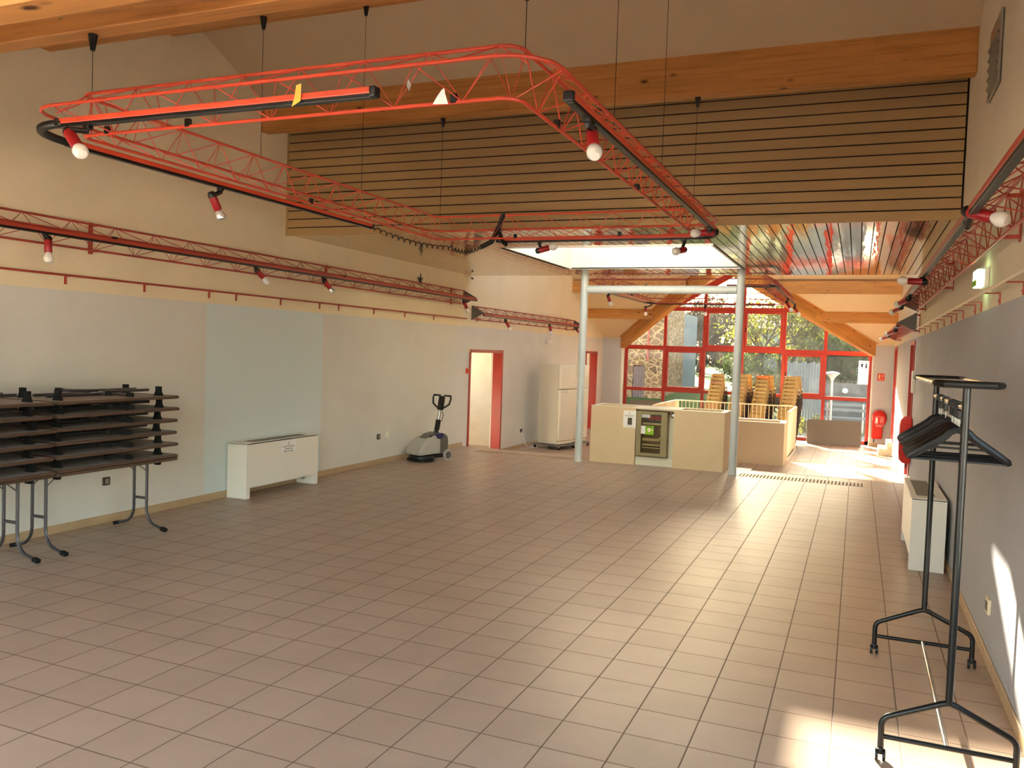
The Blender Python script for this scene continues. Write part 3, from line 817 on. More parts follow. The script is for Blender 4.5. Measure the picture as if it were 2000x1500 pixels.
loop1 = loop_truss(X0, X1, Y0, Y1, 'big orange red rectangular lighting truss hanging in the hall', 'truss',
    [((-4.50, 3.655, zt_), (-2.32, 3.655, zt_)), ((-4.895, 4.05, zt_), (-4.895, 7.75, zt_)), ((-3.95, 9.03, zt_), (-1.58, 9.03, zt_)), ((-1.39, 4.0, zt_), (-1.39, 8.6, zt_))],
    [bend((-4.48, 3.655, zt_-.01), (-4.895, 3.62, zt_-.01), (-4.895, 4.1, zt_-.01)), bend((-1.39, 8.58, zt_-.01), (-1.39, 9.05, zt_-.01), (-1.62, 9.03, zt_-.01))],
    [(-4.50, 3.87, 3.83), (-4.65, 5.65, 4.62), (-4.65, 7.17, 5.30), (-4.62, 8.81, 4.63), (-1.635, 3.99, 3.83), (-1.635, 5.65, 4.62), (-1.635, 7.17, 5.30), (-1.66, 8.81, 4.63)],
    [(coil((-4.88, 7.75, 3.21), (-4.5, 8.9, 3.13), .022, 14), .006), (coil((-4.5, 8.9, 3.13), (-4.15, 8.98, 3.15), .022, 9), .006),
     ([(-4.15, 8.98, 3.15), (-4.0, 8.93, 3.2), (-3.88, 8.85, 3.34), (-3.82, 8.81, 3.46), (-3.80, 8.8, 3.5)], .03), ([(-3.9, 8.86, 3.36), (-3.87, 8.95, 3.2), (-3.84, 9.0, 3.17)], .026)])
# the far loop is the same truss turned end for end
MY = lambda y: 24.35-y
loop2 = loop_truss(X0, X1, MY(Y1), MY(Y0), 'smaller looking red lighting truss loop hanging before the big window', 'truss_d',
    [((-4.1, MY(3.655), zt_), (-1.9, MY(3.655), zt_)), ((-1.39, MY(8.6), zt_), (-1.39, MY(4.0), zt_)), ((-4.895, MY(7.7), zt_), (-4.895, MY(4.05), zt_)), ((-2.2, MY(9.03), zt_), (-1.5, MY(9.03), zt_))],
    [bend((-4.895, MY(4.1), zt_-.01), (-4.895, MY(3.62), zt_-.01), (-4.08, MY(3.655), zt_-.01)), bend((-1.5, MY(9.03), zt_-.01), (-1.39, MY(9.05), zt_-.01), (-1.39, MY(8.58), zt_-.01))],
    [(-4.62, 15.60, 3.9), (-1.66, 15.60, 3.9), (-4.6, 20.3, hipF(20.3)), (-1.7, 20.3, hipF(20.3)), (-1.635, 19.2, hipF(19.2)), (-4.65, 18.0, hipF(18.0))], [])
# small things caught on the big loop
def scrap(name, m, loc, rows, label, cat):
    o = MB().sheet(rows).build(name, m, sol=.002); o.location = loc; tag(o, label, cat)
scrap('tape_scrap', 'yellow', (-2.755, 3.625, 3.235), [[(-.04, .005, -.05), (.02, 0, -.025)], [(-.01, -.01, 0), (.025, -.005, .02)], [(.005, -.02, .05), (.035, -.018, .058)]], 'torn yellow tape scrap stuck on the near truss rail', 'tape')
scrap('tape_scrap', 'paper', (-2.05, 3.885, 3.235), [[(-.05, 0, -.02), (.04, 0, -.025)], [(-.02, -.005, .02), (.02, 0, .03)], [(0, 0, .05), (.015, 0, .06)]], 'crumpled white tape scrap on the near lower truss chord', 'tape')
scrap('metal_tag', 'alu', (-2.247, 3.885, 3.325), [[(-.012, 0, 0), (.004, 0, -.03)], [(-.002, 0, .035), (.016, 0, .0)]], 'small dull metal tag stuck on a lacing rod of the hanging truss', 'tag')

# ---------------------------------------------------------------- spotlights
def spotlight(rear, tip, mount, label, silver=False, L=None, group=None):
    rear, tip, mount = Vector(rear), Vector(tip), Vector(mount)
    T = thing('spotlight', label, 'spotlight', rear, group=group); c = rear
    d = (tip-rear); L = L or d.length; d.normalize()
    r = .033; bl = L*.70
    MB(c).lathe([(r*.98, 0), (r, .02), (r, bl), (r*.9, bl+.004)], rear, d, 20).build('housing', 'spot_red', T, smooth=True)
    MB(c).lathe([(0, -.035), (r*.7, -.03), (r*.97, -.012), (r*1.03, .0), (r*1.03, .012), (r*.98, .012)], rear, d, 18).build('rear_cap', 'black', T, smooth=True)
    if silver: prof = [(r*.55, bl), (r*.8, bl+.02), (r*1.32, bl+.055), (r*1.3, bl+.068), (r*.9, bl+.082), (0, bl+.088)]
    else: prof = [(r*.6, bl), (r*1.0, bl+.02), (r*1.32, bl+.05), (r*1.25, bl+.075), (r*.8, bl+.097), (0, bl+.104)]
    MB(c).lathe(prof, rear, d, 20).build('bulb', 'bulb_s' if silver else 'bulb', T, smooth=True)
    a = MB(c); k = rear + d*.03
    a.tube([mount, mount+Vector((0, 0, -.03)), k+Vector((0, 0, .03)), k], .017, 8)
    a.box(mount.x-.022, mount.x+.022, mount.y-.022, mount.y+.022, mount.z-.02, mount.z+.015, .005, 1)
    a.build('swivel_arm', 'black', T, smooth=True)
    return T
TZ = zt_-.04
spotlight((-4.37, 3.60, 3.15), (-4.17, 3.52, 3.00), (-4.28, 3.655, TZ), 'red spotlight with white bulb at the near left truss corner')
spotlight((-4.89, 5.36, 3.12), (-4.87, 5.44, 2.97), (-4.895, 5.46, TZ), 'red spotlight with silvered bulb on the left side of the hanging truss', True)
spotlight((-1.40, 4.42, 3.16), (-1.345, 4.30, 3.02), (-1.39, 4.30, TZ), 'spotlight with a round white bulb on the right truss rail')
spotlight((-1.36, 8.42, 3.18), (-1.55, 8.34, 3.165), (-1.39, 8.25, TZ), 'red spotlight pointing left at the far right truss corner')
spotlight((-3.45, 9.02, 3.10), (-3.28, 9.06, 3.15), (-3.44, 9.03, TZ), 'red spotlight pointing right on the far truss rail')
spotlight((-1.78, 9.03, 3.09), (-1.83, 8.9, 3.06), (-1.78, 9.03, TZ), 'spotlight facing the camera at the right end of the far rail')
xv = XL+.12+.22+.012; zvL = 2.925-.07
for (y, dy, dx, dz, lab, sil) in ((5.44, -.02, .03, -.17, 'red spotlight above the stacked tables on the left wall truss', False), (8.30, .10, .05, -.11, 'red spotlight above the blue strip on the left wall truss', False),
        (9.70, .11, .05, -.13, 'red spotlight right of the blue strip on the left wall truss', True), (14.12, .10, .04, -.16, 'red spotlight at the far end of the long left truss', False)):
    spotlight((xv, y, zvL-.04), (xv+dx, y+dy, zvL-.04+dz), (xv, y-.03, zvL+.01), lab, sil)
zvS = 2.655-.07
for (y, dy, dx, dz, lab) in ((16.15, .13, .05, -.16, 'first red spotlight on the short left truss, above the doorway'), (18.86, -.02, .05, -.17, 'red spotlight above the fridges on the short left truss'), (20.9, .10, .05, -.1, 'red spotlight at the far end of the short left truss')):
    spotlight((xv, y, zvS-.04), (xv+dx, y+dy, zvS-.04+dz), (xv, y-.03, zvS+.01), lab)
xr = XR-.10-.22-.012; zr = 2.855-.07
spotlight((xr-.02, 5.30, zr+.03), (xr+.13, 5.16, zr-.04), (xr, 5.5, zr), 'largest red spotlight with white bulb on the right wall truss')
spotlight((xr, 8.9, zr-.05), (xr-.19, 8.95, zr-.03), (xr, 9.05, zr), 'red spotlight pointing into the room on the right wall truss')
spotlight((xr-.01, 11.4, zr-.04), (xr-.13, 11.6, zr-.10), (xr, 11.3, zr), 'red spotlight left of the exit sign on the right truss')
spotlight((xr-.01, 13.2, zr-.04), (xr-.13, 13.4, zr-.10), (xr, 13.1, zr), 'red spotlight at the far end of the long right truss')
zr2 = 2.575-.07
spotlight((xr-.01, 14.9, zr2-.03), (xr-.14, 15.1, zr2-.09), (xr, 14.8, zr2), 'red spotlight at the near end of the short right truss')
spotlight((xr-.01, 18.2, zr2-.03), (xr-.14, 18.4, zr2-.09), (xr, 18.1, zr2), 'red spotlight farther along the short right truss')
spotlight((-4.90, 17.0, 3.14), (-4.84, 17.0, 2.98), (-4.895, 17.05, TZ), 'spotlight on the left side of the far loop above the fridges')
spotlight((-4.86, 20.2, 3.10), (-4.86, 20.22, 2.95), (-4.80, 20.55, TZ), 'spotlight with round bulb against the left cross beam')
spotlight((-3.5, 20.69, 3.14), (-3.5, 20.72, 2.99), (-3.5, 20.69, TZ), 'spotlight hanging before the top of the big window')
spotlight((-1.42, 18.2, 3.13), (-1.33, 18.25, 2.97), (-1.39, 18.1, TZ), 'spotlight on the far loop against the right rafter')
spotlight((-1.40, 20.25, 3.13), (-1.31, 20.3, 3.0), (-1.39, 20.15, TZ), 'last spotlight at the far right corner of the far loop')

# ---------------------------------------------------------------- picture rails with hooks
def hook_rail(side, y0, y1, z, hooks, label):
    s = 1 if side == 'L' else -1; xw = XL if side == 'L' else XR; xr_ = xw+s*(.07 if side == 'L' else .10)
    c = (xw, (y0+y1)/2, z); T = thing('hanging_rail', label, 'picture rail', c)
    m = 'truss_d' if side == 'L' else 'rail'
    MB(c).cyl((xr_, y0, z), (xr_, y1, z), .011, seg=8).build('rod', m, T, smooth=True)
    for y in hooks:
        b = MB(c); b.box(min(xw, xr_), max(xw, xr_), y-.012, y+.012, z-.012, z-.004); b.box(xw, xw+s*.008, y-.014, y+.014, z-.085, z-.004)
        b.cyl((xw+s*.008, y, z-.06), (xw+s*.014, y, z-.06), .007, seg=8)
        b.build('bracket', 'truss_d', T)
    return T
hook_rail('L', .5, 14.85, 2.53, [1.5, 3.2, 4.6, 5.91, 6.89, 7.87, 8.34, 9.21, 10.09, 10.57, 11.55, 12.54, 13.6], 'thin red picture rail above the grey paint, left wall')
hook_rail('R', .5, 13.7, 2.465, [1.5, 3.0, 4.6, 5.68, 6.57, 7.50, 7.87, 8.71, 9.28, 9.76, 10.55, 11.40, 12.43, 13.43], 'thin pale picture rail on red brackets, right wall')

# ---------------------------------------------------------------- small fittings on the walls
def plate(name, label, cat, c, n, w, h, t, m, hole=None, holem='black'):
    """wall plate at c, facing n (+1: faces +x, -1: faces -x)"""
    T = thing(name, label, cat, c); x = sorted((0, n*t))
    MB().box(x[0], x[1], -w/2, w/2, -h/2, h/2, .004, 2).build('face_plate', m, T)
    if hole:
        a = sorted((n*t, n*(t+.003))); MB().box(a[0], a[1], -hole[0]/2, hole[0]/2, -hole[1]/2, hole[1]/2).build('insert', holem, T)
    return T
plate('wall_socket', 'dark wall socket below the stacked tables', 'socket', (XL, 6.42, .44), 1, .085, .085, .02, 'socket', (.04, .05), 'alu')
plate('wall_socket', 'dark wall socket left of the floor scrubber', 'socket', (XL, 11.79, .455), 1, .085, .085, .02, 'socket', (.04, .045), 'alu')
plate('wall_socket', 'white socket next to the dark one, left of the scrubber', 'socket', (XL, 12.05, .47), 1, .075, .12, .03, 'white', (.03, .04), 'rail')
plate('wall_socket', 'dark socket on the wall left of the fridge', 'socket', (XL, 18.1, .07), 1, .08, .08, .02, 'socket', (.04, .04), 'black')
plate('wall_socket', 'pale socket with dark insert on the right wall', 'socket', (XR, 6.26, .38), -1, .12, .1, .02, 'rail', (.07, .06), 'socket')
plate('call_point', 'small red call point left of the doorway', 'call point', (XL, 15.07, 1.50), 1, .10, .10, .04, 'signred', (.05, .05), 'red')
plate('wall_switch', 'small pale switch above the red call point', 'switch', (XL, 15.12, 1.93), 1, .06, .10, .02, 'rail')
em = thing('emergency_light', 'white box emergency light above the fridges', 'emergency light', (XL, 19.7, 2.17))
MB().box(0, .09, -.15, .15, -.06, .06, .012).build('case', 'white', em); MB().box(.09, .12, -.11, .11, -.045, .045, .015).build('lens', 'bulb', em)
ex = thing('exit_sign', 'lit green and white exit sign box on the right wall', 'exit sign', (XR, 7.28, 2.62))
MB().box(-.035, 0, -.13, .13, -.07, .07, .01).build('back_case', 'white', ex)
xs_ = MB().box(-.085, -.035, -.12, .12, -.065, .065, .012).build('diffuser', 'exitg', ex)
MB().box(-.088, -.085, -.115, .115, -.06, -.015).build('green_band', 'green', xs_)
vt = thing('air_vent', 'grey louvred air vent high on the right wall', 'air vent', (XR, 7.42, 4.33))
MB().box(-.012, -.002, -.28, .28, -.27, .27).build('vent_plate', 'body_dark', vt)
f = MB()
for a in ((-.28, .28, -.27, -.24), (-.28, .28, .12, .27), (-.28, -.25, -.24, .12), (.25, .28, -.24, .12)): f.box(-.025, -.012, *a)
f.build('vent_frame', 'alu', vt)
lv = MB()
for i in range(5): lv.obox((-.024, 0, -.20+i*.075), (.5, 0, -.8), (0, 1, 0), (.8, 0, .5), .055, .5, .006)
lv.build('louvres', 'body_dark', vt)
dt = thing('smoke_detector', 'small spiky dark wall ornament above the left truss', 'ornament', (XL+.02, 13.0, 3.13))
s = MB()
for i in range(5): a = 2*PI*i/5+.3; s.tube([(0, 0, 0), (.02, .05*math.cos(a), .05*math.sin(a)), (.01, .10*math.cos(a), .11*math.sin(a))], [.016, .012, .005], 6)
s.sphere((0, 0, 0), .025, 10); s.build('figure', 'black', dt); dt.name = 'wall_ornament'
cam_ = thing('sensor', 'small dark and white sensor under the slatted ceiling, left', 'sensor', (XL+.06, 14.95, 3.33))
MB().box(-.04, .04, -.03, .03, -.03, .03, .01).build('body', 'white', cam_); MB().cyl((.04, 0, 0), (.07, 0, -.01), .018).build('lens', 'black', cam_)

# ================================================================ FURNITURE AND EQUIPMENT
def convector(label, loc, rz, with_text):
    """fan convector casing: local +x is the front, length along y"""
    T = thing('convector_heater', label, 'heater', loc, rz); L, D, H = 1.48, .30, .69
    b = MB(); b.box(0, D, -L/2, -L/2+.075, 0, H-.004, .004); b.box(0, D, L/2-.075, L/2, 0, H-.004, .004)
    b.box(D-.012, D, -L/2+.07, L/2-.07, .135, H-.004); b.box(0, D, -L/2, L/2, H-.02, H, .004); b.box(0, .012, -L/2+.07, L/2-.07, .05, H-.02); b.box(.01, D-.01, -L/2+.07, L/2-.07, .15, .16)
    b.build('casing', 'white', T)
    g = MB(); n = 7; w = (L-.36)/n
    for i in range(n): g.box(.09, D-.05, -L/2+.18+i*w+.006, -L/2+.18+(i+1)*w-.006, H-.006, H+.0025)
    g.build('outlet_grille', 'grey_top', T)
    MB().box(.10, .14, L/2-.10, L/2-.076, .06, .12).build('valve_box', 'alu', T)
    if with_text:
        st = MB().box(D, D+.0012, .08-.15, .08+.15, .50, .655).build('notice_sticker', 'paper', T)
        for i, s in enumerate(('NE PAS TOUCHER LES', 'CONVECTEURS', "MERCI D'AVANCE")):
            text(s, .024 if i < 2 else .026, (D+.0015, .08, .575-i*.032), (PI/2, 0, PI/2), 'ink', st)
        tri = MB(); 
        for a, b_ in (((-.02, 0), (.02, 0)), ((.02, 0), (0, .034)), ((0, .034), (-.02, 0))):
            tri.cyl((D+.002, .08+a[0], .61+a[1]), (D+.002, .08+b_[0], .61+b_[1]), .002, seg=4)
        tri.build('warning_triangle', 'ink', st)
    return T
convector('white convector heater before the pale blue wall strip', (XL+.02, 8.96, 0), 0, True)
convector('white convector heater along the right wall behind the coat rack', (XR-.045, 9.46, 0), PI, False)

# ---------------------------------------------------------------- folding tables
TW, TLn, TT = .75, 1.38, .028
def leg_path(sx, flat=None):
    """one curved leg; upright by default, lying flat along y when flat is given"""
    p = [(.085, 0), (.085, .50)]
    for i in range(1, 7):
        a = PI/2*i/6*.92; p.append((.085+.15*(1-math.cos(a)), .50+.17*math.sin(a)))
    p += [(.27, .683), (.315, .693)]
    return [(sx*a, b) for a, b in p]
def table_parts(T, folded):
    mb = MB(); mb.box(-TW/2, TW/2, -TLn/2, TLn/2, .002 if folded else .730, .026 if folded else .756, .01, 2)
    z0 = 0 if folded else .728
    mb.build('tabletop', 'table_top', T)
    e = MB(); o = TW/2; q = TLn/2
    e.tube([(-o+.05, -q, z0+.014), (o-.05, -q, z0+.014), (o-.012, -q+.012, z0+.014), (o, -q+.05, z0+.014), (o, q-.05, z0+.014), (o-.012, q-.012, z0+.014), (o-.05, q, z0+.014), (-o+.05, q, z0+.014), (-o+.012, q-.012, z0+.014), (-o, q-.05, z0+.014), (-o, -q+.05, z0+.014), (-o+.012, -q+.012, z0+.014)], .0142, 8, True)
    e.build('edge_band', 'table_edge', T, smooth=True)
    for i, sy in enumerate((-1, 1)):
        yb = sy*(TLn/2-.12)
        for sx in (-1, 1):
            P = leg_path(sx); zf = .055 + .022*i
            pts = [(x, yb - sy*t, zf) for x, t in P] if folded else [(x, yb, .728-t) for x, t in P]
            l = MB().tube(pts, .0145, 8).build('leg', 'leg_grey', T, smooth=True)
            a, b = Vector(pts[-2]), Vector(pts[-1]); d = (b-a).normalized()
            MB().beam(b-d*.03, b+d*.035, .042, .036, (0, 0, 1) if not folded else (0, 1, 0), .006).build('foot_cap', 'rubber', l)
        c = MB()
        if folded: c.box(-.085, .085, yb-sy*.40-.012, yb-sy*.40+.012, zf-.012, zf+.012, .003, 1)
        else: c.box(-.085, .085, yb-.012, yb+.012, .728-.412, .728-.388, .003, 1)
        c.build('crossbar', 'leg_grey', T)
        for sx in (-1, 1):
            k = MB(); x = sx*.22
            if folded: k.prism([(x-.05, yb-.016, .026), (x+.05, yb-.016, .026), (x+.028, yb-.016, .07), (x+.028, yb-.016, .118), (x-.028, yb-.016, .118), (x-.028, yb-.016, .07)], (0, .032, 0))
            else: k.prism([(x-.05, yb-.016, .728), (x+.05, yb-.016, .728), (x+.028, yb-.016, .68), (x-.028, yb-.016, .68)], (0, .032, 0))
            k.build('stacking_bracket', 'rubber', T)
        if not folded:
            br = MB()
            for sx in (-1, 1): br.cyl((sx*.085, yb, .60), (sx*.085, yb-sy*.17, .728), .005, seg=6)
            br.build('brace', 'leg_grey', T)
TXC = -6.675
def stack(yc, where, offs):
    base = thing('folding_table', 'standing folding table carrying the %s' % where, 'table', (TXC, yc, 0), 0, 'stacked folding tables'); table_parts(base, False)
    pos = ['bottom', 'second from the bottom', 'third from the bottom', 'fourth from the bottom', 'fifth from the bottom', 'top']
    first = None
    for i in range(6):
        lab = 'folded table with brown edge, %s of the %s' % (pos[i] + ' one' if i in (0, 5) else pos[i], where)
        loc = (TXC+offs[i][0], yc+offs[i][1], .758+i*.1185)
        if first is None:
            first = thing('folding_table', lab, 'table', loc, 0, 'stacked folding tables'); table_parts(first, True); km = remember(first)
        else: dup(first, loc, None, lab, kidmap=km)
stack(5.81, 'right table stack', [(0, 0), (.012, -.01), (0, -.02), (-.01, .0), (.01, .0), (.005, -.005)])
stack(4.40, 'left table stack', [(.03, -.01), (.015, -.02), (.02, -.025), (.03, -.005), (.015, -.03), (.015, -.035)])

# ---------------------------------------------------------------- coat rack with hangers
RX, RY = .482, 5.28
rk = thing('coat_rack', 'black metal coat rack on castors beside the right wall', 'coat rack', (RX, RY, 0))
for sy in (-1, 1):
    y = sy*.815
    u = MB().cyl((0, y, .335), (0, y, 1.85), .0175, seg=14); u.build('upright', 'blackm', rk, smooth=True)
    p = [(-.29, y, .075), (-.29, y, .17)]
    for i in range(1, 6):
        a = PI/2*i/5*.78; p.append((-.29+.06*(1-math.cos(a)), y, .17+.06*math.sin(a)))
    p += [(-.03, y, .328), (0, y, .337)]
    full = p + [(-x, yy, z) for x, yy, z in reversed(p[:-1])]
    MB().tube(full, .0155, 10).build('base_arch', 'blackm', rk, smooth=True)
    MB().cyl((-.29, y, .118), (.29, y, .118), .0125, seg=10).build('base_bar', 'blackm', rk, smooth=True)
    for sx in (-1, 1):
        cs = MB(); cs.cyl((sx*.29, y, .05), (sx*.29, y, .085), .016, seg=10)
        cs.obox((sx*.29, y, .05), (1, 0, 0), (0, 1, 0), (0, 0, 1), .022, .05, .035, .008)
        c_ = cs.build('castor', 'black', rk)
        w = MB()
        for dx in (-.017, .017): w.lathe([(.022, -.008), (.029, -.006), (.029, .006), (.022, .008)], (sx*.29+dx, y-.012, .0295), (1, 0, 0), 16)
        w.build('wheel', 'black', c_, smooth=True)
MB().cyl((0, -.815, .118), (0, .815, .118), .0125, seg=10).build('stretcher', 'chrome', rk, smooth=True)
MB().cyl((0, -.815, 1.752), (0, .86, 1.752), .0165, seg=14).build('hanging_bar', 'chrome', rk, smooth=True)
for sy in (-1, 1):
    y0 = sy*.84; y1 = sy*.70
    MB().tube([(-.125, y1, 1.868), (-.125, y0-sy*.03, 1.868), (-.10, y0, 1.868), (.12, y0, 1.868), (.145, y0-sy*.03, 1.868), (.145, y1, 1.868)], .0165, 10).build('shelf_end', 'blackm', rk, smooth=True)
for x in (-.125, .145): MB().cyl((x, -.70, 1.868), (x, .70, 1.868), .011, seg=8).build('shelf_rail', 'chrome', rk, smooth=True)
for i in range(4):
    y = -.42+i*.28; MB().cyl((-.125, y, 1.866), (.145, y, 1.866), .005, seg=6).build('shelf_wire', 'chrome', rk)
def hanger_parts(T):
    pts = [(-.225, -.205), (-.218, -.192), (-.16, -.152), (-.10, -.112), (-.065, -.085), (-.04, -.058), (-.015, -.047), (.015, -.047), (.04, -.058), (.065, -.085), (.10, -.112), (.16, -.152), (.218, -.192), (.225, -.205)]
    rr = [.010, .016, .019, .020, .019, .018, .017, .017, .018, .019, .020, .019, .016, .010]
    b = MB().tube([(x, 0, z-.07) for x, z in pts], rr, 8); b.build('shoulder_bar', 'black', T, smooth=True)
    MB().cyl((-.215, 0, -.272), (.215, 0, -.272), .006, seg=6).build('trouser_bar', 'black', T, smooth=True)
    MB().cyl((0, 0, -.115), (0, 0, -.045), .0022, seg=6).build('hook_stem', 'alu', T)
    k = MB().box(-.012, .012, -.011, .011, -.062, -.018, .003, 1)
    k.tube([(.0205*math.cos(a), 0, .0205*math.sin(a)) for a in (math.radians(t) for t in range(-90, 231, 20))], .0038, 6)
    k.build('hook', 'black', T)
hy = [-.60, -.545, -.50, -.44, -.39, -.34, -.275, -.22, .12, .40, .50]
h0 = None
for i, y in enumerate(hy):
    lab = 'black plastic coat hanger, %s from the near end of the rack' % ORD[i]
    loc = (RX, RY+y, 1.752); rz = random.uniform(-.12, .1)
    if h0 is None: h0 = thing('coat_hanger', lab, 'hanger', loc, rz, 'hangers on the coat rack'); hanger_parts(h0); km = remember(h0)
    else: dup(h0, loc, rz, lab, kidmap=km)

# ---------------------------------------------------------------- floor scrubber
sc = thing('floor_scrubber', 'grey and blue walk behind floor scrubber by the left wall', 'scrubber', (-6.75, 12.75, 0), math.radians(-110))
prof = [(.36, .13), (.37, .20), (.33, .27), (.24, .355), (.14, .41), (.02, .44), (-.08, .445), (-.08, .13)]
def shell(name, prof, w0, w1, m, bev=.02):
    mb = MB(); R = []
    for y, k in ((-w1, .90), (-w0, 1.0), (w0, 1.0), (w1, .90)):
        cz, cx = .2, .1; R.append([(cx+(x-cx)*k, y, cz+(z-cz)*k) for x, z in prof])
    mb.loft(R); bmesh.ops.bevel(mb.bm, geom=mb.bm.edges[:], offset=bev*.4, segments=2, affect='EDGES', profile=.6)
    return mb.build(name, m, sc, smooth=True)
shell('body_shell', prof, .15, .20, 'body_grey')
shell('rear_housing', [(-.08, .14), (-.08, .452), (-.16, .465), (-.23, .455), (-.275, .42), (-.29, .34), (-.28, .14)], .15, .195, 'body_dark')
shell('top_cover', [(.26, .335), (.20, .375), (.12, .425), (.02, .462), (-.10, .475), (-.12, .45), (0, .43), (.14, .40)], .09, .13, 'body_dark', .01)
shell('blue_cover', [(.03, .42), (.0, .448), (-.08, .462), (-.16, .478), (-.17, .44), (-.08, .40)], .17, .203, 'blue', .01)
shell('front_lip', [(.375, .12), (.385, .16), (.36, .215), (.20, .20), (.14, .13)], .15, .205, 'body_grey', .01)
MB().lathe([(0, 0), (.045, 0), (.05, .012), (.04, .03), (0, .034)], (.09, .13, .39), (.25, .45, .9), 16).build('filler_cap', 'black', sc, smooth=True)
dk = MB(); dk.lathe([(.19, .035), (.225, .04), (.232, .07), (.215, .105), (.15, .125)], (.17, 0, 0), (0, 0, 1), 30); dk.box(-.16, .2, -.19, .19, .06, .13, .015); dk.build('brush_deck', 'black', sc, smooth=True)
sq = MB(); sq.tube([(.17+.245*math.cos(a), .245*math.sin(a), .035) for a in (math.radians(t) for t in range(-100, 101, 10))], .014, 6); sq.build('squeegee', 'rubber', sc, smooth=True)
for s in (-1, 1):
    w = MB().lathe([(.06, -.02), (.093, -.018), (.098, 0), (.093, .018), (.06, .02)], (-.235, s*.205, .098), (0, 1, 0), 26).build('wheel', 'body_grey', sc, smooth=True)
    MB().lathe([(0, -.014), (.062, -.021), (.064, .021), (.03, .026), (0, .024)], (-.235, s*.205, .098), (0, 1, 0), 22).build('hub', 'body_dark', w, smooth=True)
    cw = MB().lathe([(.012, -.012), (.03, -.01), (.03, .01), (.012, .012)], (.30, s*.16, .03), (0, 1, 0), 14).build('castor', 'alu', sc, smooth=True)
pa, pb = Vector((-.14, 0, .45)), Vector((-.215, 0, .86)); dv = (pb-pa).normalized()
ps = MB(); ps.cyl(pa, pa+dv*.08, .035); ps.obox(pa+dv*.16, (0, 1, 0), dv, dv.cross(Vector((0, 1, 0))), .075, .18, .065, .012); ps.build('handle_joint', 'black', sc)
MB().cyl(pa+dv*.22, pa+dv*.43, .026, seg=16).build('handle_tube', 'chrome', sc, smooth=True)
hd = MB(); hc = pa+dv*.54
hd.obox(hc, (0, 1, 0), dv, dv.cross(Vector((0, 1, 0))), .10, .25, .075, .02); hd.build('control_head', 'black', sc, smooth=True)
for s in (-1, 1):
    up = dv; y = Vector((0, s, 0)); b0 = pa+dv*.44
    MB().tube([b0+y*.03, b0+dv*.04+y*.12, b0+dv*.09+y*.205, b0+dv*.20+y*.225, b0+dv*.235+y*.21, b0+dv*.235+y*.05], .016, 8).build('handle_grip', 'black', sc, smooth=True)
MB().cyl(hc+Vector((.042, .015, -.06)), hc+Vector((.047, .015, -.06)), .02, seg=16).build('badge', 'alu', sc)
MB().tube([pa+dv*.40+Vector((-.03, .02, 0)), pa+dv*.34+Vector((-.07, .03, 0)), pa+dv*.22+Vector((-.05, .03, 0))], .006, 6).build('cable', 'black', sc)
MB().tube([pa+dv*.14+Vector((.04, 0, 0)), pa+dv*.06+Vector((.08, .01, 0)), pa+dv*.0+Vector((.06, .02, 0))], .005, 6).build('cable', 'black', sc)

# ---------------------------------------------------------------- fridges on dollies
def fridge(label, loc, rz):
    T = thing('fridge', label, 'fridge', loc, rz, 'fridges on dollies'); Wd, D, H = .62, .60, 1.87
    MB().box(-D, -.055, 0, Wd, .012, H, .012).build('cabinet', 'fridge_side', T)
    MB().box(-.09, -.02, .01, Wd-.01, .015, .085, .006).build('plinth', 'fridge', T)
    for z0, z1, nm in ((.095, 1.285, 'door'), (1.297, H, 'door')):
        d = MB().box(-.055, .012, 0, Wd, z0, z1, .025, 4).build(nm, 'fridge', T, smooth=True)
        h = MB(); zc = 1.25 if z0 < 1 else 1.33; sg = -1 if z0 < 1 else 1
        h.tube([(.012, .06, zc), (.035, .10, zc+sg*.02), (.042, .2, zc-sg*.0), (.035, .30, zc+sg*.02), (.012, .34, zc)], .009, 8) if z0 < 1 else h.box(.01, .03, .08, .36, 1.30, 1.315, .004, 1)
        h.build('handle', 'fridge' if z0 < 1 else 'alu', d, smooth=True)
    return T
def dolly(label, loc, rz):
    T = thing('dolly', label, 'dolly', loc, rz, 'fridge dollies'); 
    MB().box(-.70, .06, -.05, .68, .085, .108, .004, 1).build('platform', 'grey_top', T)
    for x in (-.66, .02):
        for y in (-.01, .64):
            c = MB().box(x-.02, x+.02, y-.02, y+.02, .05, .085, .004, 1); c.cyl((x-.02, y, .045), (x+.02, y, .045), .008); k = c.build('castor', 'chrome', T)
            MB().lathe([(.02, -.012), (.04, -.011), (.04, .011), (.02, .012)], (x, y+.012, .04), (1, 0, 0), 16).build('wheel', 'rubber', k, smooth=True)
    return T
F1, F2 = (-6.30, 18.20, ZL+.108), (-6.19, 18.92, ZL+.108); fr_ = math.radians(-15)
dolly('wheeled dolly under the left fridge', (F1[0], F1[1], ZL), fr_); fridge('cream two door fridge on a dolly, nearer the doorway', F1, fr_)
dolly('wheeled dolly under the fridge behind the left column', (F2[0], F2[1], ZL), fr_); fridge('second cream fridge half hidden behind the left column', F2, fr_)
pc = MB((-7.1, 18.3, -.1)).tube([(-7.17, 18.1, .05), (-7.12, 18.12, -.1), (-7.1, 18.15, -.24), (-7.03, 18.18, -.315), (-6.9, 18.2, -.32), (-6.8, 18.2, -.31)], .006, 6).build('power_cord', 'white', smooth=True)
pc.location = (-7.1, 18.3, -.1); tag(pc, 'white power cord from the wall socket to the fridge', 'cord')

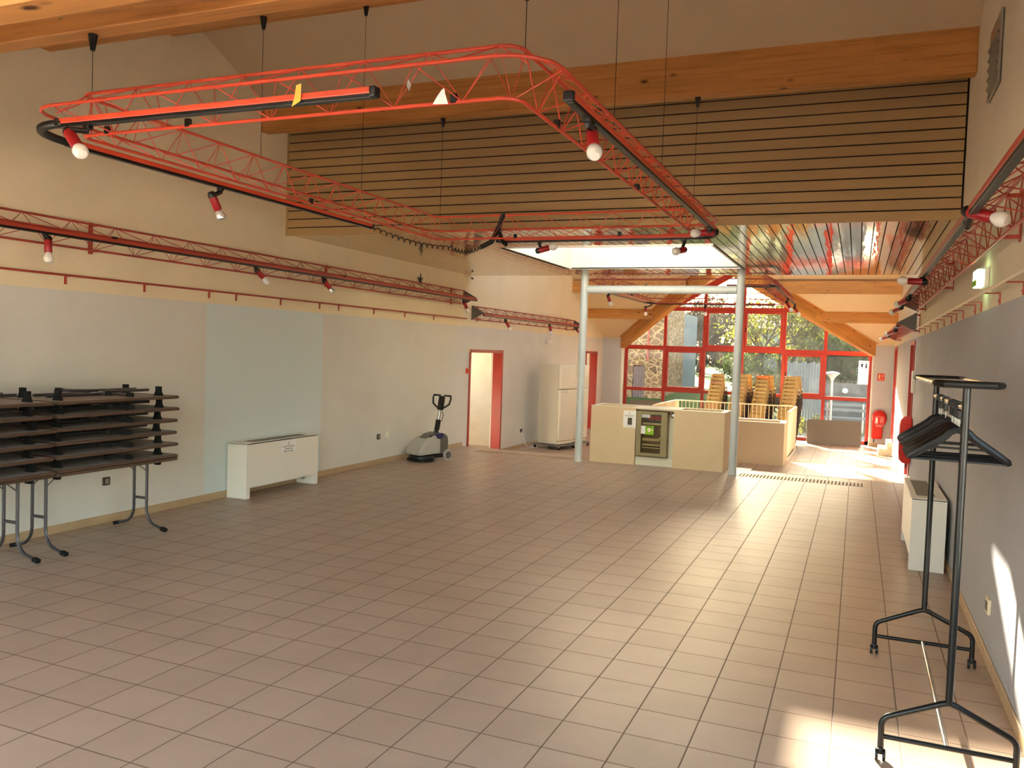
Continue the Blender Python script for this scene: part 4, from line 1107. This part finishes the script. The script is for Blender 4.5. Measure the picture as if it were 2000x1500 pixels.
# ---------------------------------------------------------------- counter with the electrical cabinet
CY0, CY1 = 14.405, 15.17
def open_block(name, x0, x1, y0, y1, z0, z1, label, wall=.09):
    c = ((x0+x1)/2, y0, z0); T = thing(name, label, 'planter')
    T.location = c
    b = MB(c); b.box(x0, x1, y0, y0+wall, z0, z1); b.box(x0, x1, y1-wall, y1, z0, z1); b.box(x0, x0+wall, y0+wall, y1-wall, z0, z1); b.box(x1-wall, x1, y0+wall, y1-wall, z0, z1)
    b.box(x0+wall, x1-wall, y0+wall, y1-wall, z0, z1-.16); b.build('body', 'plaster_box', T)
    r = MB(c); e = .004; r.box(x0-e, x1+e, y0-e, y0+wall, z1, z1+.012); r.box(x0-e, x1+e, y1-wall, y1+e, z1, z1+.012); r.box(x0-e, x0+wall, y0+wall, y1-wall, z1, z1+.012); r.box(x1-wall, x1+e, y0+wall, y1-wall, z1, z1+.012)
    r.build('rim', 'counter_top', T); return T
open_block('planter_box', -4.38, -3.56, CY0, CY1, 0, 1.0, 'plastered empty planter left of the electrical cabinet')
open_block('planter_box', -2.89, -2.03, CY0, CY1, 0, 1.0, 'plastered empty planter right of the electrical cabinet')
cn = thing('counter_niche', 'low plaster wall with pale ledge around the electrical cabinet', 'low wall', (-3.22, CY0, 0))
nb = MB((-3.22, CY0, 0)); nb.box(-3.56, -2.89, CY0+.20, CY1, 0, .985); nb.build('wall', 'plaster_box', cn)
nb = MB((-3.22, CY0, 0)); nb.box(-3.56, -2.89, CY0+.02, CY1, .985, 1.012, .004, 1); nb.build('ledge', 'counter_top', cn)
nb = MB((-3.22, CY0, 0)); nb.box(-3.555, -2.895, CY0+.05, CY0+.20, 0, .15, .003, 1); nb.box(-3.02, -2.895, CY0+.17, CY0+.20, .15, .9); nb.build('white_base', 'white_paint', cn)
EC = (-3.27, CY0, .17); ec = thing('electrical_cabinet', 'olive electrical cabinet with glazed door in the counter', 'electrical cabinet', EC)
x0, x1, z0, z1 = -3.545, -3.0, .17, .955; y0 = CY0-.005; y1 = CY0+.19
b = MB(EC); b.box(x0, x1, y1-.012, y1, z0, z1); b.box(x0, x0+.015, y0+.03, y1, z0, z1); b.box(x1-.015, x1, y0+.03, y1, z0, z1); b.box(x0, x1, y0+.03, y1, z0, z0+.015); b.box(x0, x1, y0+.03, y1, z1-.015, z1); b.build('casing', 'cabinet', ec)
b = MB(EC); b.box(x0+.015, x1-.015, y1-.03, y1-.012, z0+.015, z1-.015); b.build('back_panel', 'cab_in', ec)
gx0, gx1, gz0, gz1 = x0+.085, x1-.11, z0+.055, z1-.05
b = MB(EC); b.box(x0, gx0, y0, y0+.03, z0, z1, .004, 1); b.box(gx1, x1, y0, y0+.03, z0, z1, .004, 1); b.box(gx0, gx1, y0, y0+.03, z0, gz0, .003, 1); b.box(gx0, gx1, y0, y0+.03, gz1, z1, .003, 1); dr = b.build('door', 'cabinet', ec)
MB(EC).box(gx0, gx1, y0+.012, y0+.016, gz0, gz1).build('pane', 'glass_cab', dr)
b = MB(EC); b.box(x0+.025, x0+.05, y0-.012, y0, .52, .60, .004, 1); b.box(x0+.03, x0+.045, y0-.03, y0-.012, .53, .66, .004, 1); b.build('handle', 'chrome', dr)
b = MB(EC); b.box(x1-.012, x1+.006, y0+.005, y0+.03, z0+.05, z0+.10); b.box(x1-.012, x1+.006, y0+.005, y0+.03, z1-.12, z1-.07); b.build('hinge', 'cabinet', dr)
yk = y1-.03
def inner(name, m, *bx):
    b = MB(EC)
    for a in bx: b.box(a[0], a[1], yk-.05, yk, a[2], a[3], .002, 1)
    b.build(name, m, ec)
for i in range(7): inner('fuse_holder', 'signred' if i % 3 else 'coverred', (gx0+.09+i*.034, gx0+.12+i*.034, .80, .875))
for i in range(13): inner('breaker', 'black', (gx0+.06+i*.021, gx0+.078+i*.021, .755, .782))
inner('terminal_strip', 'rail', (gx0, gx1, .715, .75)); inner('trunking', 'rail', (gx0, gx1-.04, .43, .475)); inner('rail_strip', 'rail', (gx0, gx1, .345, .37), (gx0, gx1, .30, .315))
for i in range(4): inner('breaker', 'black', (gx0+.02+i*.085, gx0+.075+i*.085, .317, .343))
inner('relay', 'rail', (gx1-.06, gx1-.01, .46, .50)); inner('relay', 'rail', (gx1-.03, gx1-.005, .58, .68))
b = MB(EC); b.box(gx0+.005, gx0+.15, y0+.009, y0+.012, gz1-.06, gz1-.005); p1 = b.build('printed_label', 'paper', dr)
b = MB(EC)
for i in range(3): b.box(gx0+.015, gx0+.14-.03*(i == 2), y0+.0075, y0+.009, gz1-.02-i*.016, gz1-.016-i*.016)
b.build('print', 'ink', p1)
b = MB(EC); b.box(gx0, gx0+.075, y0+.008, y0+.012, .56, .70); p2 = b.build('paper_sheet', 'paper', dr)
b = MB(EC); b.box(gx0+.075, gx0+.225, y0+.007, y0+.011, .55, .705); p3 = b.build('green_poster', 'green', dr)
b = MB(EC); b.lathe([(0, 0), (.034, 0), (.034, .001), (0, .001)], (gx0+.145, y0+.006, .635), (0, -1, 0), 20); b.box(gx0+.13, gx0+.16, y0+.005, y0+.006, .59, .605); b.box(gx0+.195, gx0+.212, y0+.005, y0+.0065, .62, .645); b.build('bulb_emblem', 'rail', p3)
b = MB(EC); b.box(gx0+.095, gx0+.195, y0+.005, y0+.0065, .680, .688); b.box(gx0+.137, gx0+.152, y0+.004, y0+.005, .583, .592); b.build('print', 'ink', p3)
sk_ = thing('wall_socket', 'round dark socket in the niche right of the cabinet', 'socket', (-2.93, CY0+.16, .90))
MB().box(-.035, .035, 0, .04, -.045, .045, .006).build('box', 'socket', sk_); MB().cyl((0, -.004, 0), (0, .002, 0), .025, seg=18).build('insert', 'alu', sk_)
nt_ = thing('paper_notice', 'white paper notice with small photo on the left planter', 'notice', (-3.67, CY0-.001, .80))
pp = MB().box(-.115, .115, -.002, 0, -.15, .15).build('sheet', 'paper', nt_)
MB().box(-.035, .045, -.003, -.002, -.10, .025).build('photo', 'socket', pp)
b = MB(); b.box(-.095, .095, -.003, -.002, .062, .068); b.box(-.06, .06, -.003, -.002, .045, .050); b.box(-.05, .05, -.003, -.002, -.125, -.121)
for a_, b_ in (((-.016, .095), (.016, .095)), ((.016, .095), (0, .122)), ((0, .122), (-.016, .095))): b.cyl((a_[0], -.003, a_[1]), (b_[0], -.003, b_[1]), .0018, seg=4)
b.build('print', 'ink_grey', pp)

# ---------------------------------------------------------------- stairwell railing and its low planter
open_block('planter_box', -4.42, -1.375, 18.62, 19.55, ZL, .57, 'long low plaster planter at the front of the stairwell railing', .12)
RL = (-2.9, 20.9, ZL); rl = thing('railing', 'cream painted metal railing around the stairwell', 'railing', RL)
zt, zb = .75, ZL+.10
def rail_run(p0, p1, n):
    p0, p1 = Vector((*p0, 0)), Vector((*p1, 0))
    for z, w, h, nm in ((zt, .045, .03, 'handrail'), (zb, .03, .02, 'bottom_rail')):
        MB(RL).beam(p0+Vector((0, 0, z)), p1+Vector((0, 0, z)), w, h, (0, 0, 1), .004).build(nm, 'rail', rl)
    for i in range(1, n):
        q = p0.lerp(p1, i/n); MB(RL).cyl(q+Vector((0, 0, zb)), q+Vector((0, 0, zt)), .0085, seg=6).build('baluster', 'rail', rl)
    for q in (p0, p1):
        MB(RL).box(q.x-.022, q.x+.022, q.y-.022, q.y+.022, ZL, zt, .004, 1).build('post', 'rail', rl)
rail_run((-1.39, 19.62), (-1.39, 22.4), 27); rail_run((-1.44, 22.4), (-4.40, 22.4), 29); rail_run((-4.44, 22.4), (-4.44, 19.62), 27)
rp_ = MB(RL); rp_.box(-1.36, -1.345, 19.62, 22.4, ZL, ZL+.04)
rp_.build('kerb', 'white_paint', rl)

# ---------------------------------------------------------------- stacked chairs
def chair_parts(T, shell_m):
    pr = [(.215, .405), (.20, .432), (.12, .442), (0, .430), (-.12, .425), (-.175, .438), (-.205, .475), (-.222, .54), (-.238, .62), (-.258, .72), (-.270, .785), (-.275, .803), (-.286, .808), (-.298, .802)]
    G = []
    for k, (y, z) in enumerate(pr):
        w = .205 if k < 6 else (.20 - .0085*(k-6)); row = []
        if k >= len(pr)-3: w *= (.97, .93, .90)[k-len(pr)+3]
        for i in range(-4, 5):
            t = i/4; cz = .018*t*t if k < 6 else 0; cy = .022*t*t if k >= 6 else 0
            row.append((w*t, y+cy, z+cz))
        G.append(row)
    MB().sheet(G).build('shell', shell_m, T, smooth=True, sol=.012)
    MB().box(-.10, -.055, -.262, -.250, .70, .735).build('hand_hole', 'socket', T)
    for sx in (-1, 1):
        MB().tube([(sx*.185, .20, .42), (sx*.195, .225, .30), (sx*.21, .25, 0)], .0105, 7).build('leg', 'chair_leg', T, smooth=True)
        MB().tube([(sx*.185, -.16, .42), (sx*.20, -.19, .30), (sx*.22, -.25, 0)], .0105, 7).build('leg', 'chair_leg', T, smooth=True)
        MB().cyl((sx*.185, .20, .418), (sx*.185, -.16, .418), .0105, seg=7).build('seat_rail', 'chair_leg', T, smooth=True)
ch0 = None; kmc = None
def chair(loc, rz, label, group, m):
    global ch0, kmc
    if ch0 is None:
        ch0 = thing('stacking_chair', label, 'chair', loc, rz, group); chair_parts(ch0, 'chair'); kmc = remember(ch0); return
    dup(ch0, loc, rz, label, group, kmc, {'shell': m} if m != 'chair' else None)
def chair_stack(x, y, n, where, group, tops, rz=0., dy=.040, dx=.010):
    for i in range(n):
        fromtop = n-1-i
        lab = ('top beige plastic chair of the %s' if fromtop == 0 else '%s beige plastic chair from the top of the %%s' % ORD[fromtop]) % where
        m = tops.get(fromtop, 'chair')
        if m == 'chair_o': lab = lab.replace('beige', 'orange')
        if m == 'chair_p': lab = lab.replace('beige', 'pinkish')
        chair((x+dx*i, y+dy*i, ZL+i*.1005), rz, lab, group, m)
chair_stack(-3.60, 23.02, 11, 'chair stack left of the right column', 'chairs stacked behind the railing', {2: 'chair_p', 8: 'chair_p'})
chair_stack(-2.99, 23.02, 11, 'chair stack just behind the right column', 'chairs stacked behind the railing', {3: 'chair_p'})
chair_stack(-2.42, 23.02, 11, 'chair stack right of the right column', 'chairs stacked behind the railing', {0: 'chair_o'})
chair_stack(-1.70, 23.02, 11, 'rightmost chair stack behind the railing', 'chairs stacked behind the railing', {}, -.04)
for x, w in ((-2.98, 'hidden rear stack behind the right column'), (-2.40, 'rear stack against the window, third bay'), (-1.69, 'rear stack against the window, rightmost')):
    chair_stack(x+.02, 23.78, 11, w, 'rear chairs against the window', {})

# ---------------------------------------------------------------- grey folding tables leaning at the window
def leaning(loc, rz, w, h, tilt, label):
    T = thing('folding_table', label, 'table', loc, rz)
    ct, st = math.cos(tilt), math.sin(tilt); mt = Matrix.Rotation(-tilt, 4, 'X')
    a = MB(); pts = []
    r = .05
    for cx, cz, a0 in ((w/2-r, r, -90), (w/2-r, h-r, 0), (-w/2+r, h-r, 90), (-w/2+r, r, 180)):
        for i in range(6):
            t = math.radians(a0+90*i/5); pts.append((cx+r*math.cos(t), 0, cz+r*math.sin(t)))
    a.prism(pts, (0, .028, 0), .004); a.xf(mt); a.build('tabletop', 'grey_top', T)
    b = MB(); b.box(-w/2+.1, w/2-.1, .028, .048, .1, .13); b.box(-w/2+.1, w/2-.1, .028, .048, h-.13, h-.10); b.xf(mt); b.build('folded_frame', 'leg_grey', T)
    return T
leaning((-.50, 24.24, ZL), .18, 1.40, .68, .30, 'grey folding table leaning on the window, right end')
leaning((-5.55, 24.35, ZL), .0, 1.50, .95, .30, 'grey folding table leaning below the stone view, left end')

# ---------------------------------------------------------------- extinguishers, signs, steps
def extinguisher(label, loc, rz):
    """red fabric cover over a wall extinguisher; local -y is the front"""
    T = thing('fire_extinguisher', label, 'extinguisher', loc, rz)
    out = [(-.15, 0), (-.17, .06), (-.165, .30), (-.175, .52), (-.17, .66), (-.12, .745), (-.02, .775), (.09, .76), (.165, .69), (.195, .59), (.19, .50), (.145, .40), (.10, .33), (.105, .22), (.10, .10), (.09, 0)]
    mb = MB(); R = []
    for y, k in ((0, .9), (-.02, 1.0), (-.12, .99), (-.17, .86), (-.185, .62)):
        R.append([((x-.0)*k, y, .38+(z-.38)*k) for x, z in out])
    mb.loft(R); mb.build('fabric_cover', 'coverred', T, smooth=True)
    MB().tube([(-.10, -.06, .05), (-.105, -.06, -.06), (-.10, -.06, -.10)], .012, 8).build('hose_end', 'black', T)
    g = MB(); g.box(-.085, -.03, -.19, -.187, .43, .58)
    for a in ((-.10, .11, .40, .404), (-.10, .11, .606, .61), (-.10, -.096, .40, .61), (.106, .11, .40, .61)): g.box(a[0], a[1], -.189, -.187, a[2], a[3])
    for i in range(4):
        g.tube([(.03+.0*i, -.188, .44+i*.035), (.05, -.188, .47+i*.035), (.07, -.188, .45+i*.035), (.09, -.188, .485+i*.035)], .005, 5)
    g.build('pictogram', 'paper', T)
    text('desautel', .05, (.005, -.190, .345), (PI/2, 0, 0), 'paper', T)
    return T
extinguisher('covered red fire extinguisher right of the big window', (.60, YF-.002, -.12), 0)
extinguisher('covered red fire extinguisher by the doorway behind the hangers', (XR-.002, 15.28, .30), -PI/2)
sg = thing('extinguisher_sign', 'small red extinguisher sign above the red cover', 'sign', (.595, YF-.001, 1.55))
pl = MB().box(-.088, .088, -.004, 0, -.10, .10, .002, 1).build('sign_plate', 'signred', sg)
b = MB(); b.box(-.055, -.02, -.006, -.004, -.035, .055); b.box(-.045, -.03, -.006, -.004, .055, .075)
for i in range(3): b.tube([(.02, -.005, -.02+i*.03), (.035, -.005, .0+i*.03), (.05, -.005, -.01+i*.03), (.06, -.005, .02+i*.03)], .004, 5)
for i in range(3): b.box(-.06+i*.045, -.03+i*.045, -.006, -.004, -.075, -.058)
b.build('pictogram', 'rail', pl)
ts = thing('toilet_sign', 'white paper toilet sign with arrow on the window', 'sign', (.155, 24.90, 1.65))
sh = MB().prism([(-.135, 0, -.32), (.13, 0, -.32), (.145, 0, .32), (-.125, 0, .32)], (0, .002, 0)).build('sheet', 'thin_paper', ts)
def person(mb, cx, skirt):
    mb.lathe([(0, 0), (.017, 0), (.017, .002), (0, .002)], (cx, -.001, .27), (0, -1, 0), 14)
    if skirt: mb.prism([(cx-.022, -.003, .245), (cx+.022, -.003, .245), (cx+.016, -.003, .20), (cx+.036, -.003, .13), (cx-.036, -.003, .13), (cx-.016, -.003, .20)], (0, .002, 0)); lz = .13
    else: mb.prism([(cx-.027, -.003, .245), (cx+.027, -.003, .245), (cx+.022, -.003, .15), (cx-.022, -.003, .15)], (0, .002, 0)); lz = .155
    for s in (-1, 1):
        mb.beam((cx+s*.012, -.002, lz), (cx+s*(.022 if not skirt else .012), -.002, .085), .016, .002, (0, 1, 0)); mb.beam((cx+s*.024, -.002, .24), (cx+s*.042, -.002, .165), .011, .002, (0, 1, 0))
b = MB(); person(b, -.045, False); person(b, .062, True); b.build('pictogram', 'ink', sh)
b = MB(); b.box(-.075, -.02, -.002, 0, .045, .053); b.box(-.075, -.03, -.002, 0, .03, .035); b.box(.04, .085, -.002, 0, .045, .053); b.build('caption', 'ink_grey', sh)
b = MB(); b.beam((0, -.002, .015), (-.012, -.002, -.28), .008, .002, (0, 1, 0)); b.beam((-.012, -.002, -.28), (-.095, -.002, -.19), .008, .002, (0, 1, 0)); b.beam((-.012, -.002, -.28), (.08, -.002, -.19), .008, .002, (0, 1, 0)); b.build('arrow', 'ink', sh)
stp = thing('step_block', 'small pale plaster steps up to the right doorway', 'steps', (.72, 22.9, ZL))
b = MB((.72, 22.9, ZL)); b.box(.57, XR-.001, 22.35, 23.4, ZL, ZL+.165, .006, 1); b.build('lower_step', 'plaster_box', stp)
b = MB((.72, 22.9, ZL)); b.box(.75, XR-.001, 22.35, 23.4, ZL+.165, ZL+.325, .006, 1); b.build('upper_step', 'plaster_box', stp)
lp = thing('intercom_panel', 'slim white wall panel beside the right doorway', 'wall panel', (XR, 15.2, 1.75))
MB().box(-.05, 0, -.10, .10, -.28, .08, .01).build('case', 'white', lp); MB().box(-.015, 0, -.03, .03, .08, .42, .004, 1).build('cable_trunk', 'white', lp)
# perforated floor grilles before the step
def grille(x0, x1, y0, y1, rows, label):
    T = thing('floor_grille', label, 'floor grille', ((x0+x1)/2, (y0+y1)/2, 0)); c = T.location
    MB(c).box(x0, x1, y0, y1, 0, .0015).build('plate', 'skirt', T)
    s = MB(c); n = int((x1-x0)/.055); h = (y1-y0)/rows
    for i in range(n):
        for r in range(rows):
            s.box(x0+.02+i*.055, x0+.042+i*.055, y0+r*h+.012, y0+(r+1)*h-.012, .0012, .0022)
    s.build('slots', 'void', T)
grille(-6.64, -4.70, 14.29, 14.62, 4, 'perforated floor grille left of the left column')
grille(-1.75, .22, 14.12, 14.50, 3, 'perforated floor grille right of the right column')

# ================================================================ OUTSIDE
def ground_z(x, y):
    def sm(a, b, t):
        t = max(0, min(1, (t-a)/(b-a))); return t*t*(3-2*t)
    left = sm(-1.5, -5.0, x)
    zl_ = -.45 + .9*sm(26.5, 32.5, y) + .75*sm(32, 62, y)
    zr_ = -.45 + .35*sm(31, 38, y) + 1.3*sm(38, 62, y)
    return zl_*left + zr_*(1-left)
G = []
for j in range(40):
    y = 25.2 + 70*(j/39)**1.6
    G.append([(x, y, ground_z(x, y)) for x in [-60+120*i/60 for i in range(61)]])
o = struct(MB().sheet(G), 'ground', 'grass', 'lawn rising to the trees outside the window', smooth=True); o['kind'] = 'structure'
pv = MB().box(-60, 60, -60, -.95, -.5, -.25); pv.box(-60, -9.6, -.95, 25.2, -.7, -.5); pv.box(1.3, 60, -.95, 25.2, -.7, -.5); struct(pv, 'ground', 'pave', 'pale paving outside behind the camera')
pa = MB()
pa.sheet([[(-5.6, 27.0, ground_z(-5.6, 27.0)+.02), (-3.4, 27.0, ground_z(-3.4, 27.0)+.02), (-1.5, 27.0, -.43), (6, 27.0, -.43)], [(-5.9, 29.0, ground_z(-5.9, 29.0)+.02), (-3.6, 29.0, ground_z(-3.6, 29.0)+.02), (-1.5, 29.0, -.43), (6, 29.0, -.43)]])
struct(pa, 'ground', 'asphalt', 'grey path outside the window', sol=.02)

# stone building with a shuttered opening
bd = thing('stone_building', 'warm rubble stone building at the left of the window view', 'building', (-9.0, 31, -.5))
c = (-9.0, 31, -.5)
b = MB(c); b.box(-13.5, -7.86, 31, 34.5, -.6, 4.6); b.box(-7.40, -6.66, 31, 34.5, -.6, 4.6); b.box(-7.86, -7.40, 31, 34.5, 1.52, 4.6); b.box(-7.86, -7.40, 31.2, 34.5, -.6, 1.52); b.build('wall', 'stone', bd)
w = MB(c); 
for i in range(4): w.box(-7.85+i*.112, -7.85+i*.112+.106, 31.05, 31.09, -.55, 1.49, .006, 1)
sh_ = w.build('shutter', 'shutter', bd)
w = MB(c); w.box(-7.84, -7.42, 31.03, 31.05, 1.14, 1.2); w.box(-7.84, -7.42, 31.03, 31.05, .1, .16); w.build('shutter_batten', 'shutter', sh_)
MB(c).cyl((-7.29, 30.94, 1.7), (-7.29, 30.94, 4.6), .035).build('downpipe', 'truss_d', bd, smooth=True)
b = MB(c); b.prism([(-13.8, 30.8, 4.6), (-6.6, 30.8, 4.6), (-6.6, 34.8, 5.3), (-13.8, 34.8, 5.3)], (0, 0, .12)); b.build('roof', 'roof', bd)
gb = thing('grey_building', 'pale grey rendered block behind the stone building', 'building', (-7.6, 36, 0)); c = (-7.6, 36, 0)
MB(c).box(-8.6, -6.93, 36, 39, -.3, 3.74).build('wall', 'render_grey', gb)
MB(c).box(-8.62, -6.92, 35.99, 36.0, 2.48, 2.52).build('joint', 'body_dark', gb)
wp = MB((-7.08, 34.0, .3)); wp.box(-7.16, -7.0, 33.9, 34.06, -.2, .95, .01, 1); wp.box(-7.12, -7.06, 33.95, 34.0, .95, 2.1)
o = wp.build('gate_post', 'white'); o.location = (-7.08, 34.0, .3); tag(o, 'white post at the corner of the lawn', 'post')

# ---- trees
def branch_tree(seed, h, r0, levels, spread, up, leafmat=None, nleaf=0, leafsize=.08, trunks=1, leaf_lo=.3):
    rnd = random.Random(seed); tr = MB(); lf = MB() if leafmat else None; tips = []
    def grow(p, d, L, r, lv):
        n = 3 if lv > 1 else 2; pts = [p]; q = p.copy(); dd = d.copy()
        for i in range(n):
            dd = (dd + Vector((rnd.gauss(0, .13), rnd.gauss(0, .13), rnd.gauss(.03, .08)))).normalized(); q = q + dd*(L/n); pts.append(q.copy())
        rr = [r*(1-.45*i/n) for i in range(n+1)]
        tr.tube(pts, rr, 6 if lv == levels else (4 if lv > 1 else 3), cap=False)
        if lv <= 1: tips.append((pts[-1], dd)); tips.append((pts[1], dd))
        if lv == 0: return
        k = rnd.choice((3, 4)) if lv < levels else rnd.choice((4, 5))
        for i in range(k):
            t = rnd.uniform(.45, 1.0) if i else 1.0
            base = pts[min(n, max(1, int(round(t*n))))]
            ax = Vector((rnd.uniform(-1, 1), rnd.uniform(-1, 1), rnd.uniform(-.2, .9)*up)).normalized()
            nd = (dd*(1-spread) + ax*spread).normalized()
            grow(base, nd, L*rnd.uniform(.58, .78), r*rnd.uniform(.42, .56), lv-1)
    for i in range(trunks):
        grow(Vector((.35*i, .1*i, -.2)), Vector((rnd.uniform(-.18, .18), 0, 1)).normalized(), h*.40, r0, levels)
    if lf:
        for i in range(nleaf):
            p, d = rnd.choice(tips)
            if p.z < h*leaf_lo*rnd.random(): continue
            p = p + Vector((rnd.gauss(0, .12), rnd.gauss(0, .12), rnd.gauss(0, .1)))*h*.25
            a = Vector((rnd.gauss(0, 1), rnd.gauss(0, 1), rnd.gauss(0, 1))).normalized(); bb = a.orthogonal().normalized(); s = leafsize*rnd.uniform(.6, 1.3)
            vs = [lf.bm.verts.new(p+v) for v in (a*s, bb*s*.6, -a*s, -bb*s*.6)]; lf.bm.faces.new(vs)
    return tr, lf
def tree(label, loc, seed, h, r0, levels, spread, up, leafmat=None, nleaf=0, leafsize=.08, trunks=1, group=None, bark='bark', leaf_lo=.3):
    T = thing('tree', label, 'tree', loc, 0, group); t, l = branch_tree(seed, h, r0, levels, spread, up, leafmat, nleaf, leafsize, trunks, leaf_lo)
    t.build('branches', bark, T)
    if l: l.build('foliage', leafmat, T)
    return T
gz = ground_z
tree('grey bare tree with two trunks on the lawn, left', (-9.0, 50, gz(-9, 50)-.1), 3, 5.2, .22, 4, .55, .9, 'leaf_b', 700, .07, 2)
tree('bare spreading tree behind the column', (-7.0, 52, gz(-7, 52)-.1), 11, 5.0, .16, 4, .6, .8, 'leaf_b', 500, .07)
tree('tree with sparse yellow leaves right of the column', (-3.25, 34.5, gz(-3.25, 34.5)-.1), 21, 5.4, .15, 4, .55, 1.0, 'leaf_y', 2600, .085, 2)
tree('yellow green tree over the pale pavilion', (-1.5, 37.5, gz(-1.5, 37.5)-.1), 31, 5.2, .13, 4, .55, .9, 'leaf_y', 3200, .09)
tree('leafy green tree above the dark wall on the right', (.25, 35.0, gz(.25, 35)-.1), 41, 4.2, .12, 4, .6, .7, 'leaf_g', 5200, .10, leaf_lo=.1)
tree('dense twiggy bush behind the stacked chairs', (-3.6, 33.2, gz(-3.6, 33.2)-.2), 51, 2.9, .05, 4, .7, .7, 'leaf_g', 1800, .06, 3, None, 'twig', .05)
tree('small green shrub just outside the right panes', (-1.25, 26.6, gz(-1.25, 26.6)-.1), 61, 1.3, .018, 3, .6, .8, 'leaf_y', 160, .075, 1, None, 'twig')
# thicket beyond the lawn: one tree of each kind, then copies
protos = []
rnd = random.Random(5)
for i in range(3):
    p = tree('bare brown tree of the thicket beyond the lawn', (-22+6*i, 66, gz(-22, 66)-.2), 71+i, 6.0, .15, 4, .6, .8, 'leaf_b', 1500, .10, 2, 'thicket trees beyond the lawn', 'twig', .05)
    protos.append((p, remember(p)))
k = 0
for row, yy in ((0, 62), (1, 70)):
    for i in range(11):
        x = -27 + i*3.4 + rnd.uniform(-.8, .8); p, km_ = protos[k % 3]; k += 1
        t = dup(p, (x, yy+rnd.uniform(-2, 2), gz(x, yy)-.2), rnd.uniform(0, 6), None, None, km_); s = rnd.uniform(.75, 1.1); t.scale = (s, s, s*.95)
# low hedge bank in the thicket
hb = MB(); rnd = random.Random(9)
for i in range(5200):
    x = rnd.uniform(-34, 14); y = 64+rnd.gauss(0, 2.0); z = gz(x, y)+abs(rnd.gauss(0, 1.1))
    a = Vector((rnd.gauss(0, 1), rnd.gauss(0, 1), rnd.gauss(0, 1))).normalized(); b_ = a.orthogonal().normalized(); s = rnd.uniform(.12, .3)
    hb.bm.faces.new([hb.bm.verts.new(Vector((x, y, z))+v) for v in (a*s, b_*s*.7, -a*s, -b_*s*.7)])
o = hb.build('hedge', 'leaf_b'); tag(o, 'brown green undergrowth along the far edge of the lawn', 'hedge', None, 'stuff')

# pavilion, fence, dark wall, street lamp and a stand-in for a reflection
pv_ = thing('pavilion', 'pale glazed pavilion with red posts behind the yellow tree', 'pavilion', (-2.6, 42, .3)); c = (-2.6, 42, .3)
MB(c).box(-4.6, .9, 42, 44.5, -.3, 2.3).build('base_wall', 'render_grey', pv_)
for i in range(5): MB(c).box(-4.45+i*1.08, -3.52+i*1.08, 41.95, 42.0, 2.3, 3.2).build('panel', 'pale', pv_)
for i in range(6): MB(c).box(-4.58+i*1.08, -4.44+i*1.08, 41.9, 42.05, .2, 3.25).build('post', 'red', pv_)
MB(c).prism([(-5.0, 41.5, 3.25), (1.3, 41.5, 3.25), (1.3, 45, 4.0), (-5.0, 45, 4.0)], (0, 0, .12)).build('roof', 'roof', pv_)
fn = thing('board_fence', 'pale vertical board fence left of the street lamp', 'fence', (-1.9, 33, -.3)); c = (-1.9, 33, -.3)
b = MB(c)
for i in range(14): b.box(-2.55+i*.10, -2.46+i*.10, 33, 33.03, -.4, 1.85+.04*math.sin(i*2.1))
b.build('boards', 'fence', fn); MB(c).box(-2.55, -1.16, 33.03, 33.08, 1.3, 1.38).build('rail', 'fence', fn)
dwl = MB((.2, 33.2, -.4)); dwl.box(-1.25, 3.0, 33.1, 33.4, -.6, 1.12); o = dwl.build('garden_wall', 'dark_wall'); o.location = (.2, 33.2, -.4); tag(o, 'dark grey low wall outside behind the street lamp', 'wall')
lm = thing('street_lamp', 'grey mushroom shaped street lamp outside the right panes', 'street lamp', (-.74, 29, -.45))
MB().cyl((0, 0, 0), (0, 0, 1.9), .045, .035, 14).build('pole', 'alu', lm, smooth=True)
MB().lathe([(.04, 1.75), (.09, 1.86), (.22, 1.97)], seg=22).build('diffuser', 'bulb', lm, smooth=True)
MB().lathe([(.235, 1.965), (.24, 1.985), (.16, 2.03), (0, 2.06)], seg=24).build('cap', 'alu', lm, smooth=True)
gl = thing('reflection_globe', 'added white globe standing in for a reflection in the panes', 'reflection', (-.38, 33.02, .85)); MB().sphere((0, 0, 0), .10, 18).build('globe', 'bulb', gl, smooth=True); MB().cyl((0, 0, 0), (0, .09, 0), .03).build('bracket', 'alu', gl)  # globe and bracket stand in for a bulb mirrored in the glass
bn = thing('bench', 'pale slatted bench outside low in the right panes', 'bench', (-.35, 30.5, -.42)); c = (-.35, 30.5, -.42)
for i, z in enumerate((-.02, .02, .04)): MB(c).box(-1.0, .35, 30.3+i*.16, 30.42+i*.16, .0, .04).build('seat_slat', 'fence', bn)
for i in range(2): MB(c).box(-1.0, .35, 30.82+i*.03, 30.86+i*.03, .22+i*.18, .32+i*.18).build('back_slat', 'fence', bn)
for x in (-.9, .25):
    MB(c).box(x-.03, x+.03, 30.3, 30.86, -.5, 0).build('leg', 'pave', bn); MB(c).box(x-.025, x+.025, 30.84, 30.88, 0, .5).build('upright', 'alu', bn)
